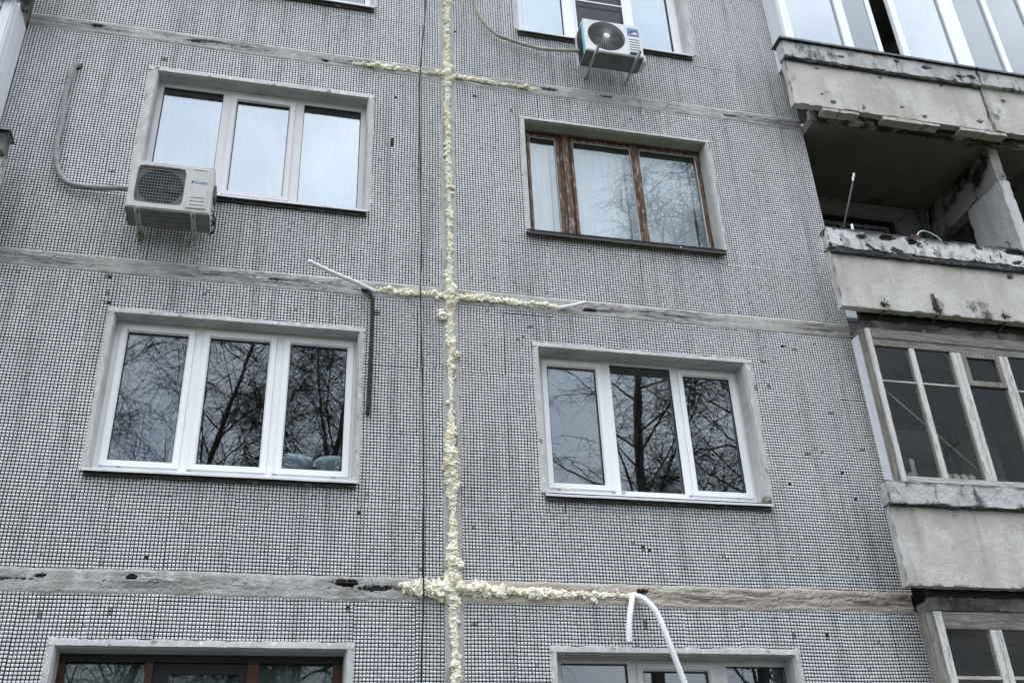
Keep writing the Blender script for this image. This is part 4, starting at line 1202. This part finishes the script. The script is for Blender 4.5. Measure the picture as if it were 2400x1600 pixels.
foam('expanding_foam', [(-.42, 3.925), (-.2, 3.915), (-.05, 3.92)], lambda s: .046, 106, 'thick cream foam lump left of the lowest joint crossing', blobs=[(-.38, 3.94, .035), (-.3, 3.92, .04), (-.2, 3.92, .04), (-.43, 3.945, .022), (-.1, 3.93, .045)])
foam('expanding_foam', [(.05, 3.925), (.6, 3.915), (1.1, 3.905), (1.5, 3.905)], lambda s: .037, 107, 'cream foam strip ending at the drooping white tubes', blobs=[(1.17, 3.865, .025), (1.19, 3.845, .016), (.12, 3.93, .035)])

# ------------------------------------------------------------------ rods, cable, hoses
thing_tube('backer_rod', [(-.71, -.0, 6.694), (-.80, -.05, 6.698), (-.91, -.12, 6.702), (-1.11, -.22, 6.71), (-1.33, -.33, 6.735)], .021, MT['rod_white'], 'white foam rod sticking out to the left of the middle joint', 'foam rod', 14, res=6)
thing_tube('backer_rod', [(1.03, -.0, 6.672), (1.06, -.02, 6.678), (1.20, -.06, 6.70), (1.315, -.10, 6.723)], .019, MT['rod_white'], 'short white foam rod sticking out to the right of the middle joint', 'foam rod', 14, res=5)
thing_tube('backer_rod', [(-.82, -.01, 6.695), (-.775, -.035, 6.675), (-.735, -.045, 6.60), (-.722, -.045, 6.49), (-.722, -.04, 6.18), (-.727, -.035, 5.87), (-.733, -.035, 5.46), (-.737, -.036, 5.42)], .019, MT['rod_dark'],
           'charcoal foam rod hanging down beside the window', 'foam rod', 12, res=6)
thing_tube('backer_rod', [(1.408, -.125, 3.495), (1.417, -.125, 3.60), (1.440, -.115, 3.72), (1.478, -.08, 3.83), (1.508, -.035, 3.895), (1.54, -.0, 3.925)], .024, MT['rod_white'], 'short white foam tube hanging from the lowest joint', 'foam rod', 14, res=6)
thing_tube('backer_rod', [(1.50, .0, 3.915), (1.545, -.045, 3.90), (1.60, -.10, 3.85), (1.665, -.16, 3.715), (1.725, -.2, 3.465), (1.81, -.2, 3.17), (1.93, -.2, 2.75), (1.98, -.18, 2.4)], .024, MT['rod_white'], 'long white foam tube drooping in front of the lower right window', 'foam rod', 14, res=7)
thing_tube('cable', [(-.22, -.05, 12.6), (-.242, -.05, 10.58), (-.303, -.05, 9.40), (-.293, -.05, 8.135), (-.276, -.05, 7.105), (-.288, -.07, 6.67), (-.255, -.05, 5.32), (-.25, -.06, 3.875), (-.264, -.05, 3.19), (-.26, -.05, 1.3)], .0075,
           MT['cable'], 'thin black cable hanging down the wall left of the vertical joint', 'cable', 6, res=8)

# hole in the wall where the left hose enters
mb = MB().lathe((-3.64, -.004, 8.97), [(.046, 0), (.046, .004)], 18, 'y'); mb.build('pipe_hole', MT['black'], BLD)
thing_tube('insulated_hose', [(-3.64, .03, 8.97), (-3.645, -.05, 8.955), (-3.665, -.06, 8.86), (-3.682, -.05, 8.57), (-3.655, -.045, 8.22), (-3.657, -.04, 7.95), (-3.61, -.04, 7.70), (-3.52, -.045, 7.545), (-3.40, -.05, 7.50), (-3.2, -.06, 7.497), (-2.9, -.10, 7.50)], .026, MT['hose'],
           'grey wrapped hose curving down the wall to the lower air conditioner', 'hose', 12, res=7)
thing_tube('insulated_hose', [(.30, -.05, 11.6), (.305, -.055, 10.9), (.318, -.06, 10.66), (.375, -.06, 10.42), (.52, -.06, 10.215), (.68, -.06, 10.14), (1.07, -.07, 10.06), (1.5, -.20, 9.98)], .020, MT['hose_olive'],
           'olive grey hose curving to the upper air conditioner', 'hose', 12, res=7)
thing_tube('drain_hose', [(2.06, -.2, 9.85), (2.12, -.10, 9.76), (2.20, -.04, 9.62), (2.21, -.03, 9.4), (2.20, -.02, 9.30)], .007, MT['cap_grey'], 'thin grey drain hose below the upper air conditioner', 'hose', 6, res=5)

# mortar lump on the sill of the right window
mb = MB(); ico(mb, (0, 0, .03), .052, 3.3)
o = mb.build('mortar_lump', MT['mortar']); o.location = (2.90, -.02, 4.79); o.scale = (1, .8, .85); tag(o, 'grey mortar lump at the right end of the white window sill', 'mortar')
mb = MB()
for k in range(9): ico(mb, (random.uniform(-.05, .06), random.uniform(-.01, .02), random.uniform(0, .012)), random.uniform(.006, .013), k * 3.1)
o = mb.build('foam_crumbs', MT['foam']); o.location = (1.04, .0, 4.83); tag(o, 'crumbs of cream foam on the left end of the white window sill', 'foam')
o['kind'] = 'stuff'

# ------------------------------------------------------------------ air conditioners
def ac(x0, x1, yf, yb, z0, z1, hole_c, hole_r, sq, casing, label):
    """outdoor unit; hole = superellipse of exponent sq, radii hole_r"""
    t = link('air_conditioner', None)
    cx0 = (x0 + x1) / 2
    t.location = (cx0, 0, z0)
    tag(t, label, 'air conditioner', 'wall mounted air conditioners')
    X0, X1, Z0, Z1 = x0 - cx0, x1 - cx0, 0.0, z1 - z0
    hx, hz = hole_c[0] - cx0, hole_c[1] - z0
    mb = MB(); c = .012
    n = 64
    inner = []; outer = []
    ex0, ex1, ez0, ez1 = X0 + c, X1 - c, Z0 + c, Z1 - c
    for k in range(n):
        th = 2 * math.pi * k / n
        ca, sa = math.cos(th), math.sin(th)
        rr = 1 / ((abs(ca) ** sq + abs(sa) ** sq) ** (1 / sq))
        inner.append((hx + hole_r[0] * rr * ca, hz + hole_r[1] * rr * sa))
        cand = []
        if ca > 1e-9: cand.append((ex1 - hx) / ca)
        if ca < -1e-9: cand.append((ex0 - hx) / ca)
        if sa > 1e-9: cand.append((ez1 - hz) / sa)
        if sa < -1e-9: cand.append((ez0 - hz) / sa)
        s = min(cand); outer.append((hx + s * ca, hz + s * sa))
    b = len(mb.v)
    mb.v += [(p[0], yf, p[1]) for p in outer] + [(p[0], yf, p[1]) for p in inner] + [(p[0], yf + .055, p[1]) for p in inner]
    for k in range(n):
        k2 = (k + 1) % n
        mb.f.append((b + k, b + k2, b + n + k2, b + n + k))
        mb.f.append((b + n + k, b + n + k2, b + 2 * n + k2, b + 2 * n + k))
    # corner fillers of the front sheet
    for (qx, qz) in ((ex0, ez0), (ex1, ez0), (ex1, ez1), (ex0, ez1)):
        best = sorted(range(n), key=lambda k: (outer[k][0] - qx) ** 2 + (outer[k][1] - qz) ** 2)[:2]
        k, k2 = best
        bb = len(mb.v); mb.v += [(qx, yf, qz), (outer[k][0], yf, outer[k][1]), (outer[k2][0], yf, outer[k2][1])]
        mb.f.append((bb, bb + 1, bb + 2))
    F = [(ex0, ez0), (ex1, ez0), (ex1, ez1), (ex0, ez1)]; G = [(X0, Z0), (X1, Z0), (X1, Z1), (X0, Z1)]
    mb.add([(p[0], yf, p[1]) for p in F] + [(p[0], yf + c, p[1]) for p in G] + [(p[0], yb, p[1]) for p in G],
           [(0, 1, 5, 4), (1, 2, 6, 5), (2, 3, 7, 6), (3, 0, 4, 7), (5, 6, 10, 9), (6, 7, 11, 10), (7, 4, 8, 11), (8, 9, 10, 11)])
    mb.build('casing', casing, t)
    # base pan, slightly inset so its edge shows
    mb = MB(); mb.box(X0 + .006, X1 - .006, yf + .012, yb - .006, -.006, .004)
    for k in range(4):
        zz = yf + .05 + k * (yb - yf - .09) / 3.2
        mb.box(X0 + .10 + .03 * (k % 2), X1 - .22 + .05 * (k % 3), zz, zz + .012, -.009, -.0055)
    mb.build('base_pan', MT['ac_under'], t)
    mb = MB(); mb.add([(p[0], yf + .0545, p[1]) for p in inner], [tuple(range(n))]); mb.build('fan_well', MT['ac_dark'], t)
    return t, (hx, hz), (X0, X1, Z1)

def brackets(t, xs, yf, zlow, tip=.03):
    for x in xs:
        mb = MB()
        # horizontal arm: angle section with slots, then wall leg
        mb.box(x - .019, x - .016, yf - tip, -.004, -.052, -.010)
        for (ya, yb2, xa, xb) in ((yf - tip, yf + .02, -.016, .019), (yf + .02, yf + .075, -.016, -.007), (yf + .02, yf + .075, .007, .019), (yf + .075, -.17, -.016, .019), (-.17, -.11, -.016, -.007), (-.17, -.11, .007, .019), (-.11, -.004, -.016, .019)):
            mb.box(x + xa, x + xb, ya, yb2, -.0135, -.0105)
        mb.box(x - .019, x + .019, -.006, -.003, zlow, .25)
        mb.box(x - .019, x - .016, -.045, -.0065, zlow, -.053)
        mb.build('bracket', MT['galv'], t)
        mb = MB().lathe((x, -.008, zlow + .03), [(.008, -.004), (.008, .002)], 8, 'y'); mb.build('bolt', MT['rust'], t)

def text_mesh(body, size, name, mat, parent, loc, shear=.25, sx=1.0):
    cu = bpy.data.curves.new(name, 'FONT'); cu.body = body; cu.size = size; cu.shear = shear; cu.extrude = .0006; cu.align_x = 'LEFT'
    tmp = bpy.data.objects.new(name, cu); COL.objects.link(tmp)
    dg = bpy.context.evaluated_depsgraph_get()
    me = bpy.data.meshes.new_from_object(tmp.evaluated_get(dg))
    bpy.data.objects.remove(tmp)
    me.transform(Matrix.Rotation(math.radians(90), 4, 'X') @ Matrix.Diagonal((sx, 1, 1, 1)))
    me.materials.clear(); me.materials.append(mat)
    o = link(name, me, parent); o.location = loc
    return o

# lower unit: square wire grille
yf, yb = -.40, -.12
t, (hx, hz), (X0, X1, Z1) = ac(-2.912, -2.208, yf, yb, 7.082, 7.597, (-2.652, 7.345), (.205, .205), 9, MT['ac_white'], 'dirty white air conditioner with square wire grille on brackets, below the blue glass window')
mb = MB()   # fan shroud corners
n = 48
sq = [(max(-.2, min(.2, .29 * math.cos(2 * math.pi * k / n))), max(-.2, min(.2, .29 * math.sin(2 * math.pi * k / n)))) for k in range(n)]
ci = [(.192 * math.cos(2 * math.pi * k / n), .192 * math.sin(2 * math.pi * k / n)) for k in range(n)]
mb.v = [(hx + p[0], yf + .030, hz + p[1]) for p in sq] + [(hx + p[0], yf + .030, hz + p[1]) for p in ci] + [(hx + p[0], yf + .054, hz + p[1]) for p in ci]
for k in range(n):
    k2 = (k + 1) % n; mb.f += [(k, k2, n + k2, n + k), (n + k, n + k2, 2 * n + k2, 2 * n + k)]
mb.build('fan_shroud', MT['ac_shroud'], t)
mb = MB()
for k in range(5):
    a0 = 2 * math.pi * k / 5; P = []
    for i in range(6):
        r_ = .04 + .135 * i / 5
        P.append([(hx + r_ * math.cos(a0 + s * .5 + .25 * i / 5), yf + .040 + .010 * s, hz + r_ * math.sin(a0 + s * .5 + .25 * i / 5)) for s in (-1, -.5, 0, .5, 1)])
    mb.grid(P)
mb.lathe((hx, yf + .034, hz), [(.03, 0), (.045, .006), (.045, .018)], 20, 'y')
mb.build('fan', MT['ac_dark'], t)
mb = MB()
for k in range(17):
    q = -.196 + .392 * k / 16
    mb.box(hx + q - .0016, hx + q + .0016, yf + .003, yf + .006, hz - .202, hz + .202)
for k in range(13):
    q = -.196 + .392 * k / 12
    mb.box(hx - .202, hx + .202, yf - .0005, yf + .0028, hz + q - .0022, hz + q + .0022)
mb.build('grille', MT['ac_grille'], t)
px0, px1 = X1 - .215, X1 - .03
mb = MB(); mb.cbox(px0, px1, yf - .010, yf + .001, .035, Z1 - .03, .010)
mb.build('front_panel', MT['ac_white'], t)
mb = MB()
for zz in (.075, .115, .155, Z1 - .055):
    mb.box(px0 + .03, px1 - .03, yf - .0125, yf - .0101, zz, zz + .004)
mb.build('panel_groove', MT['flashing'], t)
text_mesh('RAPID', .036, 'logo_text', MT['blue'], t, (px0 + .058, yf - .0122, Z1 - .205), sx=1.05)
mb = MB(); mb.add([(px0 + .03, yf - .0118, Z1 - .205), (px0 + .036, yf - .0118, Z1 - .205), (px0 + .056, yf - .0118, Z1 - .178), (px0 + .036, yf - .0118, Z1 - .178)], [(0, 1, 2, 3)])
mb.build('logo_mark', MT['black'], t)
brackets(t, (X0 + .105, X1 - .135), yf, -.105, .012)
mb = MB(); mb.tube(catmull([(X1 + .005, -.22, .12), (X1 + .03, -.22, .10), (X1 + .035, -.22, .04), (X1 + .01, -.2, .02)], 4), .009, 6); mb.tube(catmull([(X1 + .005, -.20, .08), (X1 + .04, -.2, .03), (X1 + .03, -.19, -.04), (X1 + .0, -.16, -.05)], 4), .010, 6)
mb.tube(catmull([(X1 - .002, -.24, .17), (X1 + .022, -.24, .12), (X1 + .03, -.24, .07)], 4), .005, 6)
mb.build('pipe_connection', MT['black'], t)
mb = MB(); mb.cbox(X1 + .0005, X1 + .022, -.30, -.18, .26, .40, .008); mb.build('side_handle', MT['flashing'], t)

# upper unit: round grille
yf, yb = -.40, -.15
t, (hx, hz), (X0, X1, Z1) = ac(1.466, 2.142, yf, yb, 9.80, 10.282, (1.722, 10.048), (.218, .218), 2, MT['ac_bright'], 'white air conditioner with round spoked grille and blue sticker, under the top right window')
mb = MB()
for k in range(5):
    a0 = 2 * math.pi * k / 5; P = []
    for i in range(6):
        r_ = .04 + .15 * i / 5
        P.append([(hx + r_ * math.cos(a0 + s * .5 + .3 * i / 5), yf + .040 + .010 * s, hz + r_ * math.sin(a0 + s * .5 + .3 * i / 5)) for s in (-1, -.5, 0, .5, 1)])
    mb.grid(P)
mb.build('fan', MT['black'], t)
mb = MB()
for k in range(44):
    a = 2 * math.pi * k / 44
    pts = []
    for i in range(5):
        r_ = .036 + (.217 - .036) * i / 4; aa = a + .16 * i / 4
        pts.append((hx + r_ * math.cos(aa), yf + .006 - .010 * math.sin(math.pi * .5 * (1 - i / 4)), hz + r_ * math.sin(aa)))
    mb.tube(pts, .0030, 4, False)
for r_ in (.06, .09, .12, .15, .18, .205):
    pts = [(hx + r_ * math.cos(2 * math.pi * k / 40), yf + .004 - .008 * (1 - r_ / .217), hz + r_ * math.sin(2 * math.pi * k / 40)) for k in range(41)]
    mb.tube(pts, .0013, 4, False)
mb.build('grille', MT['ac_grille2'], t)
mb = MB().lathe((hx, yf - .008, hz), [(.02, -.004), (.037, 0), (.037, .008)], 24, 'y'); mb.build('hub', MT['ac_bright'], t)
px0, px1 = X1 - .165, X1 - .032
mb = MB(); mb.box(px0 - .012, px0 - .006, yf - .006, yf - .0005, .03, Z1 - .03); mb.box(px1 + .006, px1 + .012, yf - .006, yf - .0005, .03, Z1 - .03); mb.build('panel_ridge', MT['white'], t)
mb = MB()
for k in range(6):
    zz = .055 + k * .039
    mb.box(px0 + .006, px1 - .006, yf - .004, yf - .0008, zz, zz + .006)
mb.build('louvre', MT['flashing'], t)
mb = MB(); mb.cbox(px0 + .0, px1 - .02, yf - .012, yf - .001, .018, .044, .005); mb.build('handle_recess', MT['black'], t)
sx0, sx1, sz0, sz1 = px0 - .002, px1 - .004, Z1 - .175, Z1 - .055
mb = MB(); mb.box(sx0, sx1, yf - .003, yf - .001, sz0, sz1); mb.build('sticker', MT['sky_blue'], t)
w_, h_ = sx1 - sx0, sz1 - sz0
mb = MB(); mb.add([(sx0 + w_ * a, yf - .0036, sz0 + h_ * b) for a, b in ((0, 0), (1, 0), (1, .58), (.88, .66), (.72, .80), (.62, .70), (.5, .62), (.35, .74), (.2, .60), (.08, .50), (0, .52))], [tuple(range(11))]); mb.build('sticker_mountain', MT['navy'], t)
mb = MB(); mb.tube([(sx0 + w_ * a, yf - .0042, sz0 + h_ * b) for a, b in ((.04, .56), (.2, .66), (.35, .80), (.5, .68), (.6, .74), (.72, .87), (.9, .70), (.98, .66))], .0035, 4); mb.build('sticker_snow', MT['white'], t)
mb = MB(); mb.box(sx0 + w_ * .08, sx1 - w_ * .08, yf - .0044, yf - .0037, sz0 + h_ * .10, sz0 + h_ * .24); mb.build('sticker_band', MT['lilac'], t)
mb = MB(); mb.add([(sx0 + w_ * a, yf - .0046, sz0 + h_ * b) for a, b in ((.42, .28), (.9, .28), (.86, .42), (.7, .48), (.55, .44), (.5, .38))], [(0, 1, 2, 3, 4, 5)]); mb.build('sticker_bear', MT['white'], t)
mb = MB(); mb.box(X0 - .003, X0 - .0006, yf + .015, yf + .075, .03, Z1 - .03); mb.build('protective_film', MT['cyan'], t)
mb = MB(); mb.box(X0 - .003, X0 - .0006, yf + .08, yb - .01, .01, Z1 - .02); mb.build('side_coil', MT['black'], t)
mb = MB(); mb.box(X0 - .020, X0 - .0065, yb - .012, yb + .01, -.01, Z1 - .04); mb.build('side_plate', MT['ac_bright'], t)
mb = MB(); mb.cbox(X1 + .001, X1 + .045, yf + .06, yb - .03, .0, .11, .012); mb.build('valve_cover', MT['ac_bright'], t)
brackets(t, (X0 + .115, X1 - .085), yf, -.04, .095)

# ------------------------------------------------------------------ bare birch trees across the lawn (mirrored in the panes)
def birch(x, y, h, seed, label, lean=(0, 0), r0=.17, stems=1, dens=1.0, droop=1.0):
    rd = random.Random(seed)
    t = link('birch_tree', None); t.location = (x, y, 0)
    tag(t, label, 'tree', 'bare birch trees across the lawn')
    trunk = MB(); limbs = MB(); twigs = MB()
    def chain(start, d, L, n, bend, wob):
        pts = [Vector(start)]; d = Vector(d).normalized()
        for i in range(n):
            d = (d + Vector((rd.gauss(0, wob), rd.gauss(0, wob), rd.gauss(0, wob) + bend))).normalized()
            pts.append(pts[-1] + d * (L / n))
        return pts, d
    for s in range(stems):
        a = rd.uniform(0, 6.28); sp = .0 if stems == 1 else .10
        base = Vector((.2 * math.cos(a) * (stems > 1), .2 * math.sin(a) * (stems > 1), -.1))
        hh = h * (1 if s == 0 else rd.uniform(.75, .95))
        pts, _ = chain(base, (lean[0] + sp * math.cos(a), lean[1] + sp * math.sin(a), 1), hh, 22, .012, .035)
        rad = [r0 * (1 if s == 0 else .75) * (1 - .93 * (i / 22) ** .9) + .008 for i in range(23)]
        trunk.tube(pts, rad, 9)
        npri = int(34 * dens / (1 if stems == 1 else 1.5))
        for k in range(npri):
            f = .24 + .74 * (k + rd.random()) / npri
            idx = f * 22; i = min(21, int(idx)); p = pts[i].lerp(pts[i + 1], idx - i)
            az = k * 2.4 + rd.uniform(-.5, .5)
            L1 = (hh * .23 * (1 - .72 * f) + .8) * rd.uniform(.75, 1.2)
            el = rd.uniform(.55, 1.15)
            p1, d1 = chain(p, (math.cos(az), math.sin(az), el), L1, 7, .015, .10)
            rb = rad[i] * .26
            limbs.tube(p1, [rb * (1 - .85 * q / 7) + .004 for q in range(8)], 5, False)
            for m in range(int(9 * dens)):
                g = rd.uniform(.22, 1.0) * 7; ii = min(6, int(g)); q0 = p1[ii].lerp(p1[ii + 1], g - ii)
                a2 = rd.uniform(0, 6.28)
                L2 = L1 * rd.uniform(.28, .55)
                dd = (p1[ii + 1] - p1[ii]).normalized() + Vector((math.cos(a2), math.sin(a2), rd.uniform(-.1, .5))) * .8
                p2, d2 = chain(q0, dd, L2, 5, -.03 * droop, .13)
                twigs.tube(p2, [.009 * (1 - .7 * q / 5) + .0035 for q in range(6)], 3, False)
                for w_ in range(int(10 * dens)):
                    g2 = rd.uniform(.15, 1.0) * 5; i2 = min(4, int(g2)); q1 = p2[i2].lerp(p2[i2 + 1], g2 - i2)
                    a3 = rd.uniform(0, 6.28)
                    p3, _ = chain(q1, (math.cos(a3), math.sin(a3), rd.uniform(-.5, .5)), rd.uniform(.5, 1.25), 4, -.16 * droop, .14)
                    twigs.tube(p3, [.0058, .0052, .0046, .004, .0034], 3, False)
    tr = trunk.build('trunk', MT['bark'], t, True)
    limbs.build('limbs', MT['bark'], t)
    twigs.build('crown', MT['twig'], t)
birch(7.45, -14.0, 21.5, 201, 'tall thick trunked bare birch mirrored in the right window with the fixed middle pane', (.012, .0), .24, 1, 1.1, .6)
birch(-.9, -14.6, 18.0, 202, 'bare birch mirrored in the right sash above the flower pots', (.012, 0), .17, 1, 1.0, .8)
birch(-2.4, -13.8, 13.8, 203, 'many stemmed bare birch mirrored in the middle sash of the flower pot window', (-.01, 0), .13, 3, .9, .9)
birch(-5.0, -14.0, 15.8, 204, 'weeping bare birch mirrored in the left sash of the flower pot window', (.02, 0), .16, 1, 1.1, 1.6)
birch(10.4, -15.0, 22.5, 205, 'tallest bare birch mirrored in the right panes of the brown wooden window', (0, 0), .2, 1, 1.2, .7)
birch(4.2, -17.5, 19.0, 206, 'bare birch farther back mirrored in the left pane of the right window', (0, 0), .15, 1, 1.0, 1.0)
birch(13.2, -18.0, 22.0, 207, 'bare birch farthest to the right mirrored in the panes', (0, 0), .2, 1, 1.1, .8)
birch(1.4, -21.0, 20.5, 208, 'slender bare birch farthest back across the lawn', (0, 0), .16, 1, .9, 1.0)
birch(-9.0, -17.0, 19.0, 209, 'bare birch at the left end of the lawn', (0, 0), .17, 1, .9, 1.0)
